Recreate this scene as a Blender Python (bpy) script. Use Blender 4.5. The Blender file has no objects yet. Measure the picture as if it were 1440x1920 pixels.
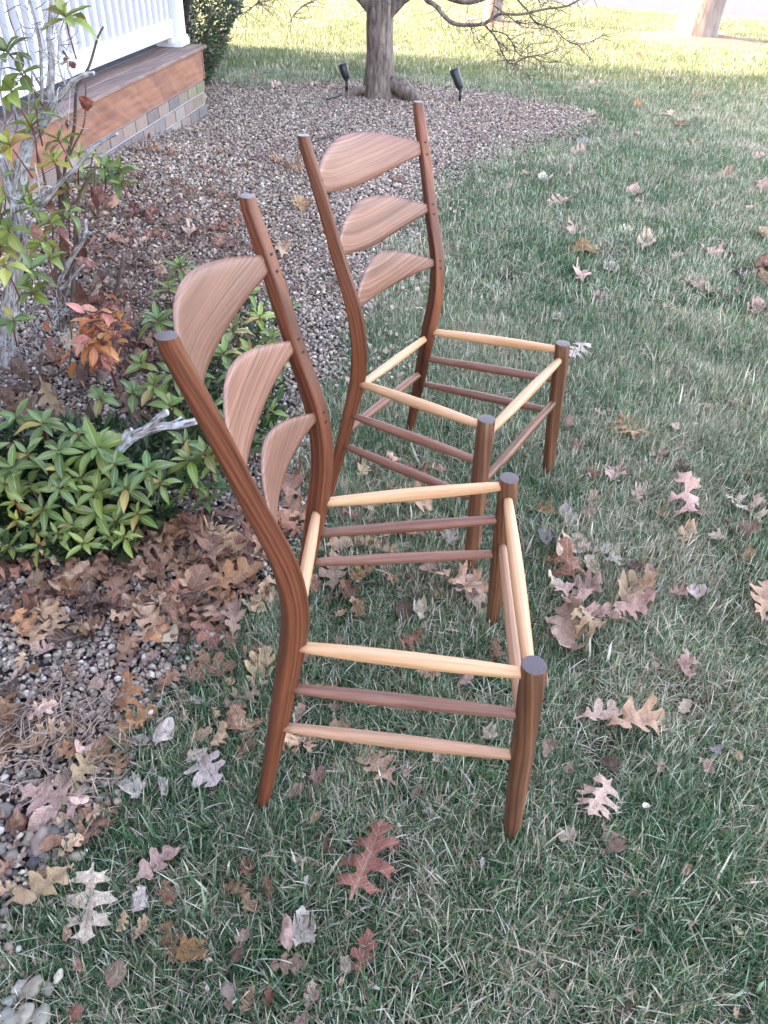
import bpy, bmesh, math, random
import numpy as np
from mathutils import Vector, Matrix, noise, geometry
S = bpy.context.scene
COL = S.collection
RND = random.Random(7)

# ------------------------------------------------------------------ camera
CH = 1.4142
FP = 1479.3                       # focal length in pixels of a 1440 x 1920 frame
PITCH, ROLL = math.radians(37.765), math.radians(2.366)
FW = Vector((0, math.cos(PITCH), -math.sin(PITCH)))
_rt = Vector((1, 0, 0)); _up = _rt.cross(FW)
RT = _rt * math.cos(ROLL) + _up * math.sin(ROLL)
UP = RT.cross(FW)
cd = bpy.data.cameras.new('camera'); cam = bpy.data.objects.new('camera', cd); COL.objects.link(cam)
cam.matrix_world = Matrix((( RT.x, UP.x, -FW.x, 0), (RT.y, UP.y, -FW.y, 0), (RT.z, UP.z, -FW.z, CH), (0, 0, 0, 1)))
cd.sensor_fit = 'HORIZONTAL'; cd.sensor_width = 36; cd.lens = 36 * FP / 1440
cd.clip_start = 0.05; cd.clip_end = 600
S.camera = cam

# ------------------------------------------------------------------ light
SUN_DIR = Vector((0.994, -0.106, 0)).normalized()      # the way sunlight travels over the ground
SUN_EL = math.radians(25)
W = bpy.data.worlds.new('World'); S.world = W; W.use_nodes = True
wn = W.node_tree.nodes; wl = W.node_tree.links
sky = wn.new('ShaderNodeTexSky'); sky.sky_type = 'NISHITA'; sky.sun_disc = False
sky.sun_elevation = SUN_EL; sky.sun_rotation = math.atan2(-SUN_DIR.x, -SUN_DIR.y)
sky.air_density = 1.0; sky.dust_density = 2.5; sky.ozone_density = 0.6
bg = wn['Background']; bg.inputs['Strength'].default_value = 0.15
wl.new(sky.outputs[0], bg.inputs['Color'])
sd = bpy.data.lights.new('sun', 'SUN'); sd.energy = 2.0; sd.angle = math.radians(0.6); sd.color = (1, .93, .80)
so = bpy.data.objects.new('sun', sd); COL.objects.link(so)
dl = Vector((SUN_DIR.x * math.cos(SUN_EL), SUN_DIR.y * math.cos(SUN_EL), -math.sin(SUN_EL)))
so.rotation_euler = dl.to_track_quat('-Z', 'Y').to_euler(); so.location = (-8, 0, 12)
S.view_settings.view_transform = 'Standard'; S.view_settings.look = 'None'
S.view_settings.exposure = 3.82
S.view_settings.use_white_balance = True; S.view_settings.white_balance_temperature = 7850; S.view_settings.white_balance_tint = 24
S.view_settings.gamma = 1; S.view_settings.use_curve_mapping = False
S.cycles.max_bounces = 6; S.cycles.transparent_max_bounces = 4; S.cycles.diffuse_bounces = 3
S.cycles.glossy_bounces = 2; S.cycles.use_denoising = True

# ------------------------------------------------------------------ survey helpers (points of the place read off the photograph)
def ray(px, py): return (FW * FP + RT * (px - 720) - UP * (py - 960)).normalized()
def G(px, py, z=0.0):
    d = ray(px, py); t = (z - CH) / d.z
    return Vector((0, 0, CH)) + d * t
def Vp(px, py, y):
    d = ray(px, py); return Vector((0, 0, CH)) + d * (y / d.y)
def sm(t): t = min(1, max(0, t)); return t * t * (3 - 2 * t)

PC = Vector((-1.557, 6.90)); PU = Vector((.092, .9958)).normalized(); PN = Vector((-PU.y, PU.x))   # porch corner, along, inward
def porch(s, n, z): p = PC + PU * s + PN * n; return Vector((p.x, p.y, z))
def mound(x, y):                      # the bed is banked up against the porch
    q = Vector((x, y)) - PC; s = q.dot(PU); n = -q.dot(PN)
    return .155 * sm(-s / 2.0) * math.exp(-(max(0, n) / .75) ** 2) * sm((y - 2.2) / 1.5)

# ------------------------------------------------------------------ scene-graph helpers
def tag(o, label=None, cat=None, group=None, kind=None):
    if label: o['label'] = label
    if cat: o['category'] = cat
    if group: o['group'] = group
    if kind: o['kind'] = kind
    return o
def link(name, me, mat=None, parent=None, loc=None):
    o = bpy.data.objects.new(name, me); COL.objects.link(o)
    if mat and me is not None and not len(me.materials): me.materials.append(mat)
    if parent: o.parent = parent
    if loc is not None: o.location = loc
    return o
def empty(name, loc=(0, 0, 0), rz=0):
    o = bpy.data.objects.new(name, None); COL.objects.link(o); o.location = loc; o.rotation_euler = (0, 0, rz)
    o.empty_display_size = .05
    return o
class MB:                             # collects verts / faces / 'wc' grain coordinates for one mesh
    def __init__(s): s.v = []; s.f = []; s.wc = []; s.c = []
    def add(s, vs, fs, wc=None, c=None):
        b = len(s.v); s.v += [tuple(x) for x in vs]; s.f += [tuple(i + b for i in f) for f in fs]
        s.wc += wc if wc else [(v[0], v[1], v[2]) for v in vs]
        s.c += c if c else [(1, 1, 1)] * len(vs)
    def mesh(s, name, smooth=True):
        me = bpy.data.meshes.new(name); me.from_pydata(s.v, [], s.f)
        a = me.attributes.new('wc', 'FLOAT_VECTOR', 'POINT'); a.data.foreach_set('vector', [x for w in s.wc for x in w])
        a = me.attributes.new('gc', 'FLOAT_VECTOR', 'POINT'); a.data.foreach_set('vector', [x for w in s.c for x in w])
        if smooth: me.polygons.foreach_set('use_smooth', [True] * len(me.polygons))
        me.update(); return me
    def build(s, name, mat, parent=None, smooth=True, loc=None): return link(name, s.mesh(name, smooth), mat, parent, loc)
def box(mb, cx, cy, cz, sx, sy, sz, ax=Vector((1, 0, 0)), ay=Vector((0, 1, 0)), bev=.0, wo=(0, 0, 0)):
    # a box with chamfered long edges
    az = Vector((0, 0, 1)); c = Vector((cx, cy, cz)); b = bev
    vs = []; wc = []
    X, Y, Z = sx / 2, sy / 2, sz / 2
    prof = [(-Y + b, -Z), (Y - b, -Z), (Y, -Z + b), (Y, Z - b), (Y - b, Z), (-Y + b, Z), (-Y, Z - b), (-Y, -Z + b)] if b else [(-Y, -Z), (Y, -Z), (Y, Z), (-Y, Z)]
    n = len(prof)
    for x in (-X, X):
        for (y, z) in prof:
            vs.append(c + ax * x + ay * y + az * z); wc.append((x + wo[0], y + wo[1], z + wo[2]))
    fs = [(i, (i + 1) % n, n + (i + 1) % n, n + i) for i in range(n)] + [tuple(range(n))[::-1], tuple(range(n, 2 * n))]
    fs = [f[::-1] for f in fs]
    mb.add(vs, fs, wc)
def frame(t):
    t = t.normalized(); a = Vector((0, 0, 1)) if abs(t.z) < .9 else Vector((1, 0, 0))
    n = t.cross(a).normalized(); return n, n.cross(t).normalized()
def tube(mb, pts, rad, sides=8, cap=True, jit=0, seed=0, wo=(0, 0)):
    pts = [Vector(p) for p in pts]; L = 0; vs = []; fs = []; wc = []
    n = None
    for i, p in enumerate(pts):
        t = (pts[min(i + 1, len(pts) - 1)] - pts[max(i - 1, 0)]).normalized()
        if n is None: n, b = frame(t)
        else:
            n = (n - t * n.dot(t)).normalized(); b = n.cross(t)
        if i: L += (p - pts[i - 1]).length
        for k in range(sides):
            a = 2 * math.pi * k / sides
            r = rad[i] * (1 + (jit * noise.noise(Vector((math.cos(a) * 1.5 + seed, math.sin(a) * 1.5, L * 9))) if jit else 0))
            q = n * math.cos(a) * r + b * math.sin(a) * r
            vs.append(p + q); wc.append((L, math.cos(a) * r + wo[0], math.sin(a) * r + wo[1]))
    for i in range(len(pts) - 1):
        for k in range(sides):
            a = i * sides + k; c = i * sides + (k + 1) % sides
            fs.append((a, a + sides, c + sides, c))
    if cap:
        fs.append(tuple(range(sides))); fs.append(tuple(range(len(vs) - sides, len(vs)))[::-1])
    mb.add(vs, fs, wc)
def spline(pts, n=6):
    P = [Vector(p) for p in pts]; out = []
    for i in range(len(P) - 1):
        a, b, c, d = P[max(i - 1, 0)], P[i], P[i + 1], P[min(i + 2, len(P) - 1)]
        for k in range(n):
            t = k / n; out.append(.5 * ((2 * b) + (c - a) * t + (2 * a - 5 * b + 4 * c - d) * t * t + (3 * b - a - 3 * c + d) * t ** 3))
    out.append(P[-1]); return out

# ------------------------------------------------------------------ materials
def mat(name):
    m = bpy.data.materials.new(name); m.use_nodes = True; nt = m.node_tree
    return m, nt, nt.nodes['Principled BSDF'], nt.nodes['Material Output']
def N(nt, t, **k):
    n = nt.nodes.new(t)
    for a, b in k.items():
        if hasattr(n, a) and a not in n.inputs: setattr(n, a, b)
        else: n.inputs[a].default_value = b
    return n
def ramp(nt, fac, stops):
    r = N(nt, 'ShaderNodeValToRGB'); e = r.color_ramp.elements
    while len(e) > 1: e.remove(e[-1])
    e[0].position = stops[0][0]; e[0].color = (*stops[0][1], 1)
    for p, c in stops[1:]:
        x = e.new(p); x.color = (*c, 1)
    nt.links.new(fac, r.inputs[0]); return r
def mathn(nt, op, a, b=None, c=None, clamp=False):
    n = nt.nodes.new('ShaderNodeMath'); n.operation = op; n.use_clamp = clamp
    for i, x in enumerate((a, b, c)):
        if x is None: continue
        if isinstance(x, (int, float)): n.inputs[i].default_value = x
        else: nt.links.new(x, n.inputs[i])
    return n.outputs[0]
def mix(nt, f, a, b, t='MIX'):
    n = nt.nodes.new('ShaderNodeMix'); n.data_type = 'RGBA'; n.blend_type = t
    for i, x in ((0, f), (6, a), (7, b)):
        if isinstance(x, (int, float)): n.inputs[i].default_value = x
        elif isinstance(x, tuple): n.inputs[i].default_value = (*x, 1)
        else: nt.links.new(x, n.inputs[i])
    return n.outputs[2]
def bump(nt, h, bs, s=.3, d=.002):
    b = N(nt, 'ShaderNodeBump'); b.inputs['Strength'].default_value = s; b.inputs['Distance'].default_value = d
    nt.links.new(h, b.inputs['Height']); nt.links.new(b.outputs[0], bs.inputs['Normal'])

def wood(name, stops, ring=330, rough=.42, streak=.5, wob=.010, cath=.25, coat=.06, off=(.07, .035), lw=1.0):
    m, nt, bs, _ = mat(name); L = nt.links.new
    at = N(nt, 'ShaderNodeAttribute', attribute_name='wc')
    oi = N(nt, 'ShaderNodeObjectInfo')
    sp = N(nt, 'ShaderNodeSeparateXYZ'); L(at.outputs['Vector'], sp.inputs[0])
    # slow wander of the ring centre along the length
    mp = N(nt, 'ShaderNodeMapping'); mp.inputs['Scale'].default_value = (2.2, 9, 9); L(at.outputs['Vector'], mp.inputs[0])
    ad = nt.nodes.new('ShaderNodeVectorMath'); ad.operation = 'ADD'; L(mp.outputs[0], ad.inputs[0])
    cm = N(nt, 'ShaderNodeCombineXYZ'); L(mathn(nt, 'MULTIPLY', oi.outputs['Random'], 31.0), cm.inputs[0]); L(cm.outputs[0], ad.inputs[1])
    n1 = N(nt, 'ShaderNodeTexNoise', Scale=1.0, Detail=2.0); L(ad.outputs[0], n1.inputs['Vector'])
    w = mathn(nt, 'MULTIPLY', mathn(nt, 'SUBTRACT', n1.outputs['Fac'], .5), wob * 2)
    yy = mathn(nt, 'ADD', mathn(nt, 'ADD', sp.outputs[1], off[0]), w)
    x2 = mathn(nt, 'MULTIPLY', mathn(nt, 'MULTIPLY', sp.outputs[0], sp.outputs[0]), cath * .1)
    yy = mathn(nt, 'ADD', yy, x2)
    zz = mathn(nt, 'ADD', sp.outputs[2], off[1])
    rr = mathn(nt, 'SQRT', mathn(nt, 'ADD', mathn(nt, 'MULTIPLY', yy, yy), mathn(nt, 'MULTIPLY', zz, zz)))
    ph = mathn(nt, 'ADD', mathn(nt, 'MULTIPLY', rr, ring), mathn(nt, 'MULTIPLY', oi.outputs['Random'], 7.0))
    n1b = N(nt, 'ShaderNodeTexNoise', Detail=3.0, Scale=1.0)
    cb = N(nt, 'ShaderNodeCombineXYZ'); L(mathn(nt, 'MULTIPLY', ph, .55), cb.inputs[0]); L(oi.outputs['Random'], cb.inputs[1]); L(cb.outputs[0], n1b.inputs['Vector'])
    # fine fibres
    mp2 = N(nt, 'ShaderNodeMapping'); mp2.inputs['Scale'].default_value = (14, 900, 900); L(at.outputs['Vector'], mp2.inputs[0])
    n2 = N(nt, 'ShaderNodeTexNoise', Scale=1.0, Detail=2.0); L(mp2.outputs[0], n2.inputs['Vector'])
    mp3 = N(nt, 'ShaderNodeMapping'); mp3.inputs['Scale'].default_value = (3, 40, 40); L(at.outputs['Vector'], mp3.inputs[0])
    n3 = N(nt, 'ShaderNodeTexNoise', Scale=1.0, Detail=3.0); L(mp3.outputs[0], n3.inputs['Vector'])
    f = mathn(nt, 'ADD', mathn(nt, 'MULTIPLY', n1b.outputs['Fac'], .62 * lw), mathn(nt, 'MULTIPLY', n2.outputs['Fac'], .20))
    f = mathn(nt, 'ADD', f, mathn(nt, 'MULTIPLY', n3.outputs['Fac'], .18 + .62 * (1 - lw)))
    f = mathn(nt, 'ADD', mathn(nt, 'MULTIPLY', mathn(nt, 'SUBTRACT', f, .5), 2.5), .5, clamp=True)
    r = ramp(nt, f, stops)
    tone = mathn(nt, 'ADD', mathn(nt, 'MULTIPLY', oi.outputs['Random'], .30), .85)
    hv = N(nt, 'ShaderNodeHueSaturation'); L(r.outputs[0], hv.inputs['Color']); L(tone, hv.inputs['Value'])
    L(hv.outputs[0], bs.inputs['Base Color'])
    bs.inputs['Specular IOR Level'].default_value = .32; bs.inputs['Roughness'].default_value = rough; bs.inputs['Coat Weight'].default_value = coat; bs.inputs['Coat Roughness'].default_value = .3
    L(mathn(nt, 'ADD', mathn(nt, 'MULTIPLY', n2.outputs['Fac'], .25), rough - .12), bs.inputs['Roughness'])
    bump(nt, n2.outputs['Fac'], bs, .12, .0006)
    return m
M = {}
M['walnut'] = wood('walnut_wood', [(0, (.024, .007, .004)), (.35, (.082, .023, .011)), (.65, (.165, .050, .023)), (1, (.28, .10, .048))], ring=260, off=(.05, .06))
M['walnut_leg'] = wood('walnut_leg_wood', [(0, (.036, .014, .007)), (.4, (.095, .038, .019)), (.7, (.17, .073, .038)), (1, (.27, .125, .066))], ring=300, cath=.8, off=(.03, .012), wob=.016)
M['walnut_slat'] = wood('walnut_slat_wood', [(0, (.075, .032, .022)), (.32, (.15, .068, .045)), (.58, (.235, .110, .074)), (1, (.36, .185, .120))], ring=420, wob=.02, off=(.09, .16), coat=.1, rough=.46)
M['walnut_rail'] = wood('walnut_rung_wood', [(0, (.060, .024, .016)), (.4, (.17, .072, .046)), (.7, (.27, .122, .080)), (1, (.38, .19, .12))], ring=260, wob=.012, coat=.1, rough=.42)
M['cherry_rail'] = wood('pale_walnut_rung_wood', [(0, (.16, .075, .04)), (.4, (.30, .155, .088)), (.7, (.42, .235, .14)), (1, (.52, .31, .185))], ring=260, wob=.012, coat=.1, rough=.42)
M['hickory'] = wood('hickory_seat_rung_wood', [(0, (.28, .13, .055)), (.4, (.46, .245, .12)), (.7, (.58, .335, .185)), (1, (.68, .43, .26))], ring=330, wob=.008, coat=.1, rough=.4)

def endgrain():
    m, nt, bs, _ = mat('walnut_end_grain'); L = nt.links.new
    at = N(nt, 'ShaderNodeAttribute', attribute_name='wc')
    mp = N(nt, 'ShaderNodeMapping'); mp.inputs['Scale'].default_value = (1, 260, 1100); L(at.outputs['Vector'], mp.inputs[0])
    n = N(nt, 'ShaderNodeTexNoise', Scale=1.0, Detail=3.0); L(mp.outputs[0], n.inputs['Vector'])
    r = ramp(nt, n.outputs['Fac'], [(.3, (.030, .022, .024)), (.5, (.065, .046, .046)), (.7, (.115, .085, .080))])
    L(r.outputs[0], bs.inputs['Base Color']); bs.inputs['Roughness'].default_value = .42; return m
M['end'] = endgrain()
def flat(name, c, rough=.6, var=.0, scale=30, bumpd=0, stops=None, metal=0, coord='Object'):
    m, nt, bs, _ = mat(name); L = nt.links.new
    bs.inputs['Roughness'].default_value = rough; bs.inputs['Metallic'].default_value = metal
    if stops or var:
        tc = N(nt, 'ShaderNodeTexCoord'); n = N(nt, 'ShaderNodeTexNoise', Scale=scale, Detail=5.0, Roughness=.65); L(tc.outputs[coord], n.inputs['Vector'])
        st = stops or [(.3, tuple(x * (1 - var) for x in c)), (.7, tuple(min(1, x * (1 + var)) for x in c))]
        r = ramp(nt, n.outputs['Fac'], st); L(r.outputs[0], bs.inputs['Base Color'])
        if bumpd: bump(nt, n.outputs['Fac'], bs, .6, bumpd)
    else: bs.inputs['Base Color'].default_value = (*c, 1)
    return m
M['peg'] = flat('dark_peg_wood', (.05, .022, .016), .5)
M['white'] = flat('white_painted_timber', (.64, .65, .69), .45, .03, 6)
M['black'] = flat('black_lamp_metal', (.018, .020, .026), .35)
M['glass'] = flat('lamp_glass', (.45, .48, .5), .15)
M['cable'] = flat('black_cable_rubber', (.02, .02, .02), .6)

def bark(name, stops, sc=(1, 1, .25), scale=26, d=.006):
    m, nt, bs, _ = mat(name); L = nt.links.new
    tc = N(nt, 'ShaderNodeTexCoord'); mp = N(nt, 'ShaderNodeMapping'); mp.inputs['Scale'].default_value = sc
    L(tc.outputs['Object'], mp.inputs[0])
    n = N(nt, 'ShaderNodeTexNoise', Scale=scale, Detail=6.0, Roughness=.7); L(mp.outputs[0], n.inputs['Vector'])
    r = ramp(nt, n.outputs['Fac'], stops); L(r.outputs[0], bs.inputs['Base Color']); bs.inputs['Roughness'].default_value = .85
    bump(nt, n.outputs['Fac'], bs, .9, d); return m
M['bark'] = bark('grey_brown_bark', [(.32, (.030, .021, .017)), (.47, (.125, .095, .078)), (.6, (.22, .175, .145)), (.75, (.36, .31, .26))], scale=30, sc=(1, 1, .2), d=.012)
M['bark_far'] = bark('pale_furrowed_bark', [(.3, (.07, .05, .04)), (.5, (.22, .17, .145)), (.75, (.32, .27, .24))], scale=9, sc=(1, 1, .2), d=.02)
M['twig'] = bark('dark_twig_bark', [(.3, (.03, .022, .02)), (.7, (.10, .08, .075))], scale=20)
def lichenmat():
    m, nt, bs, _ = mat('lichen_grey_bark'); L = nt.links.new
    at = N(nt, 'ShaderNodeAttribute', attribute_name='wc'); tc = N(nt, 'ShaderNodeTexCoord')
    mp = N(nt, 'ShaderNodeMapping'); mp.inputs['Scale'].default_value = (22, 190, 190); L(at.outputs['Vector'], mp.inputs[0])
    n = N(nt, 'ShaderNodeTexNoise', Scale=1.0, Detail=5.0, Roughness=.65); L(mp.outputs[0], n.inputs['Vector'])
    n2 = N(nt, 'ShaderNodeTexNoise', Scale=26.0, Detail=4.0, Roughness=.6); L(tc.outputs['Object'], n2.inputs['Vector'])
    r = ramp(nt, n.outputs['Fac'], [(.36, (.05, .04, .036)), (.46, (.20, .175, .165)), (.6, (.40, .375, .37)), (.75, (.55, .53, .53))])
    c = mix(nt, mathn(nt, 'MULTIPLY', mathn(nt, 'SUBTRACT', n2.outputs['Fac'], .52), 7.0, clamp=True), r.outputs[0], (.46, .52, .55))
    L(c, bs.inputs['Base Color']); bs.inputs['Roughness'].default_value = .9; bump(nt, n.outputs['Fac'], bs, .9, .003); return m
M['lichen'] = lichenmat()
M['stem'] = bark('brown_stem_bark', [(.3, (.05, .033, .027)), (.7, (.14, .10, .085))], scale=40, d=.001)
M['redstem'] = flat('red_leaf_stalk', (.16, .030, .022), .5, .3, 60)

def leafmat(name, dry=False):
    # object colour tints every leaf; u runs along the leaf, v across it
    m, nt, bs, out = mat(name); L = nt.links.new
    oi = N(nt, 'ShaderNodeObjectInfo'); at = N(nt, 'ShaderNodeAttribute', attribute_name='gc'); sp = N(nt, 'ShaderNodeSeparateXYZ'); L(at.outputs['Vector'], sp.inputs[0])
    tc = N(nt, 'ShaderNodeTexCoord')
    n = N(nt, 'ShaderNodeTexNoise', Scale=(45 if dry else 60), Detail=5.0, Roughness=.7); L(tc.outputs['Object'], n.inputs['Vector'])
    ad = nt.nodes.new('ShaderNodeVectorMath'); ad.operation = 'ADD'; L(tc.outputs['Object'], ad.inputs[0])
    cb = N(nt, 'ShaderNodeCombineXYZ'); L(mathn(nt, 'MULTIPLY', oi.outputs['Random'], 9.0), cb.inputs[0]); L(cb.outputs[0], ad.inputs[1]); L(ad.outputs[0], n.inputs['Vector'])
    base = oi.outputs['Color']
    if dry:
        lc = N(nt, 'ShaderNodeAttribute', attribute_name='lc'); base = mix(nt, 1.0, base, lc.outputs['Color'], 'MULTIPLY')
    hv = N(nt, 'ShaderNodeHueSaturation'); L(base, hv.inputs['Color'])
    L(mathn(nt, 'ADD', mathn(nt, 'MULTIPLY', n.outputs['Fac'], 1.7 if dry else .5), .15 if dry else .75), hv.inputs['Value'])
    L(mathn(nt, 'ADD', mathn(nt, 'MULTIPLY', oi.outputs['Random'], .03), .485), hv.inputs['Hue'])
    c = hv.outputs[0]
    v = mathn(nt, 'ABSOLUTE', mathn(nt, 'SUBTRACT', sp.outputs[1], .5))
    rib = mathn(nt, 'SUBTRACT', 1.0, mathn(nt, 'MULTIPLY', v, 24.0 if not dry else 50.0), clamp=True)
    if dry:
        n3 = N(nt, 'ShaderNodeTexNoise', Scale=220.0, Detail=2.0); L(ad.outputs[0], n3.inputs['Vector'])
        spk = mathn(nt, 'MULTIPLY', mathn(nt, 'SUBTRACT', n3.outputs['Fac'], .60), 9.0, clamp=True)
        c = mix(nt, mathn(nt, 'MULTIPLY', spk, .5), c, (.05, .03, .02))
        ve = N(nt, 'ShaderNodeTexVoronoi', feature='DISTANCE_TO_EDGE', Scale=90.0); L(ad.outputs[0], ve.inputs['Vector'])
        c = mix(nt, mathn(nt, 'MULTIPLY', rib, .5), c, (.38, .27, .19))
        ph = mathn(nt, 'ADD', mathn(nt, 'MULTIPLY', sp.outputs[0], 30.0), mathn(nt, 'MULTIPLY', v, -24.0))
        vn = mathn(nt, 'MULTIPLY', mathn(nt, 'SUBTRACT', mathn(nt, 'ABSOLUTE', mathn(nt, 'SINE', ph)), .93), 14.0, clamp=True)
        c = mix(nt, mathn(nt, 'MULTIPLY', vn, .35), c, (.42, .30, .21))
        n5 = N(nt, 'ShaderNodeTexNoise', Scale=9.0, Detail=4.0); L(ad.outputs[0], n5.inputs['Vector'])
        c = mix(nt, mathn(nt, 'MULTIPLY', mathn(nt, 'SUBTRACT', n5.outputs['Fac'], .50), 3.0, clamp=True), c, mix(nt, 1.0, c, (.50, .40, .34), 'MULTIPLY'))
        geo = N(nt, 'ShaderNodeNewGeometry')
        c = mix(nt, mathn(nt, 'MULTIPLY', geo.outputs['Backfacing'], .35), c, (.40, .31, .27))
        bs.inputs['Roughness'].default_value = .55
        bs.inputs['Specular IOR Level'].default_value = .3; bump(nt, mathn(nt, 'ADD', n.outputs['Fac'], mathn(nt, 'MULTIPLY', vn, .25)), bs, .8, .005)
    else:
        side = mathn(nt, 'ABSOLUTE', mathn(nt, 'SINE', mathn(nt, 'ADD', mathn(nt, 'MULTIPLY', sp.outputs[0], 34.0), mathn(nt, 'MULTIPLY', v, -30.0))))
        sv = mathn(nt, 'MULTIPLY', mathn(nt, 'SUBTRACT', side, .88), 4.0, clamp=True)
        c = mix(nt, mathn(nt, 'MULTIPLY', sv, .22), c, (.20, .26, .10))
        c = mix(nt, mathn(nt, 'MULTIPLY', rib, .85), c, (.42, .48, .22))
        bs.inputs['Roughness'].default_value = .38
    L(c, bs.inputs['Base Color'])
    tr = N(nt, 'ShaderNodeBsdfTranslucent'); L(c, tr.inputs['Color'])
    ms = N(nt, 'ShaderNodeMixShader'); ms.inputs[0].default_value = .08 if dry else .22
    L(bs.outputs[0], ms.inputs[1]); L(tr.outputs[0], ms.inputs[2]); L(ms.outputs[0], out.inputs['Surface'])
    return m
M['leaf'] = leafmat('evergreen_leaf'); M['dry'] = leafmat('dead_leaf', True)

def stuffmat(name, rough=.7, trans=0.0, nscale=0, dryramp=None):
    m, nt, bs, out = mat(name); L = nt.links.new
    at = N(nt, 'ShaderNodeAttribute', attribute_name='gc'); c = at.outputs['Color']
    oi = N(nt, 'ShaderNodeObjectInfo')
    hv = N(nt, 'ShaderNodeHueSaturation'); L(c, hv.inputs['Color']); L(mathn(nt, 'ADD', mathn(nt, 'MULTIPLY', oi.outputs['Random'], .5), .75), hv.inputs['Value']); c = hv.outputs[0]
    if nscale:
        tc = N(nt, 'ShaderNodeTexCoord'); n = N(nt, 'ShaderNodeTexNoise', Scale=nscale, Detail=4.0, Roughness=.7); L(tc.outputs['Object'], n.inputs['Vector'])
        c = mix(nt, .5, c, mix(nt, n.outputs['Fac'], (.25, .25, .25), (.85, .85, .85)), 'OVERLAY')
    L(c, bs.inputs['Base Color']); bs.inputs['Roughness'].default_value = rough
    if trans:
        tr = N(nt, 'ShaderNodeBsdfTranslucent'); L(c, tr.inputs['Color']); ms = N(nt, 'ShaderNodeMixShader'); ms.inputs[0].default_value = trans
        L(bs.outputs[0], ms.inputs[1]); L(tr.outputs[0], ms.inputs[2]); L(ms.outputs[0], out.inputs['Surface'])
    return m
M['foliage'] = stuffmat('small_leaf_foliage', .5, .25)
M['crumbs'] = stuffmat('dry_leaf_crumbs', .7, .15)

def grassmat(name, bias, greens):
    # gc = (random a, random b, height along blade); patches of straw follow a world-space noise
    m, nt, bs, out = mat(name); L = nt.links.new
    at = N(nt, 'ShaderNodeAttribute', attribute_name='gc'); sp = N(nt, 'ShaderNodeSeparateXYZ'); L(at.outputs['Vector'], sp.inputs[0])
    geo = N(nt, 'ShaderNodeNewGeometry'); oi = N(nt, 'ShaderNodeObjectInfo')
    n = N(nt, 'ShaderNodeTexNoise', Scale=1.9, Detail=4.0, Roughness=.65); L(geo.outputs['Position'], n.inputs['Vector'])
    n2 = N(nt, 'ShaderNodeTexNoise', Scale=.45, Detail=2.0); L(geo.outputs['Position'], n2.inputs['Vector'])
    g = ramp(nt, sp.outputs[1], greens)
    d = ramp(nt, sp.outputs[1], [(0, (.22, .16, .10)), (.4, (.42, .355, .245)), (.75, (.60, .55, .42)), (1, (.74, .70, .60))])
    th = mathn(nt, 'ADD', mathn(nt, 'MULTIPLY', n.outputs['Fac'], 1.5), mathn(nt, 'MULTIPLY', n2.outputs['Fac'], .5))
    th = mathn(nt, 'SUBTRACT', th, bias)
    isdry = mathn(nt, 'LESS_THAN', sp.outputs[0], th)
    tipdry = mathn(nt, 'MULTIPLY', mathn(nt, 'SUBTRACT', sp.outputs[2], .75), 1.6, clamp=True)
    isdry = mathn(nt, 'MAXIMUM', isdry, mathn(nt, 'MULTIPLY', tipdry, .7))
    c = mix(nt, isdry, g.outputs[0], d.outputs[0])
    n4 = N(nt, 'ShaderNodeTexNoise', Scale=.9, Detail=3.0); L(geo.outputs['Position'], n4.inputs['Vector'])
    hv = N(nt, 'ShaderNodeHueSaturation'); L(c, hv.inputs['Color'])
    L(mathn(nt, 'ADD', mathn(nt, 'MULTIPLY', oi.outputs['Random'], .35), mathn(nt, 'ADD', mathn(nt, 'MULTIPLY', n4.outputs['Fac'], .6), .55)), hv.inputs['Value'])
    L(hv.outputs[0], bs.inputs['Base Color']); bs.inputs['Roughness'].default_value = .55; bs.inputs['Specular IOR Level'].default_value = .18
    tr = N(nt, 'ShaderNodeBsdfTranslucent'); L(hv.outputs[0], tr.inputs['Color']); ms = N(nt, 'ShaderNodeMixShader'); ms.inputs[0].default_value = .42
    L(bs.outputs[0], ms.inputs[1]); L(tr.outputs[0], ms.inputs[2]); L(ms.outputs[0], out.inputs['Surface'])
    return m
M['grass'] = grassmat('grass_blades', .60, [(0, (.020, .070, .030)), (.35, (.042, .132, .060)), (.65, (.082, .185, .078)), (.85, (.16, .28, .145)), (1, (.31, .42, .29))])
M['grass_far'] = grassmat('far_grass_blades', .86, [(0, (.085, .13, .055)), (.35, (.14, .19, .085)), (.65, (.20, .255, .13)), (.85, (.27, .32, .19)), (1, (.36, .40, .28))])


def stonemat():
    m, nt, bs, out = mat('pebble_stone'); L = nt.links.new
    oi = N(nt, 'ShaderNodeObjectInfo'); tc = N(nt, 'ShaderNodeTexCoord')
    r = ramp(nt, oi.outputs['Random'], [(0, (.10, .085, .078)), (.12, (.19, .160, .140)), (.26, (.30, .235, .190)), (.4, (.42, .33, .25)), (.5, (.24, .165, .145)), (.62, (.38, .27, .22)), (.72, (.54, .46, .37)), (.82, (.17, .155, .15)), (.9, (.70, .64, .54)), (1, (.34, .20, .145))])
    n = N(nt, 'ShaderNodeTexNoise', Scale=1.6, Detail=6.0, Roughness=.75); L(tc.outputs['Object'], n.inputs['Vector'])
    c = mix(nt, .55, r.outputs[0], mix(nt, n.outputs['Fac'], (.15, .15, .15), (.9, .88, .85)), 'OVERLAY')
    L(c, bs.inputs['Base Color']); bs.inputs['Roughness'].default_value = .8; bs.inputs['Specular IOR Level'].default_value = .15
    bump(nt, n.outputs['Fac'], bs, .4, .05)
    return m
M['stone'] = stonemat()
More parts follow.
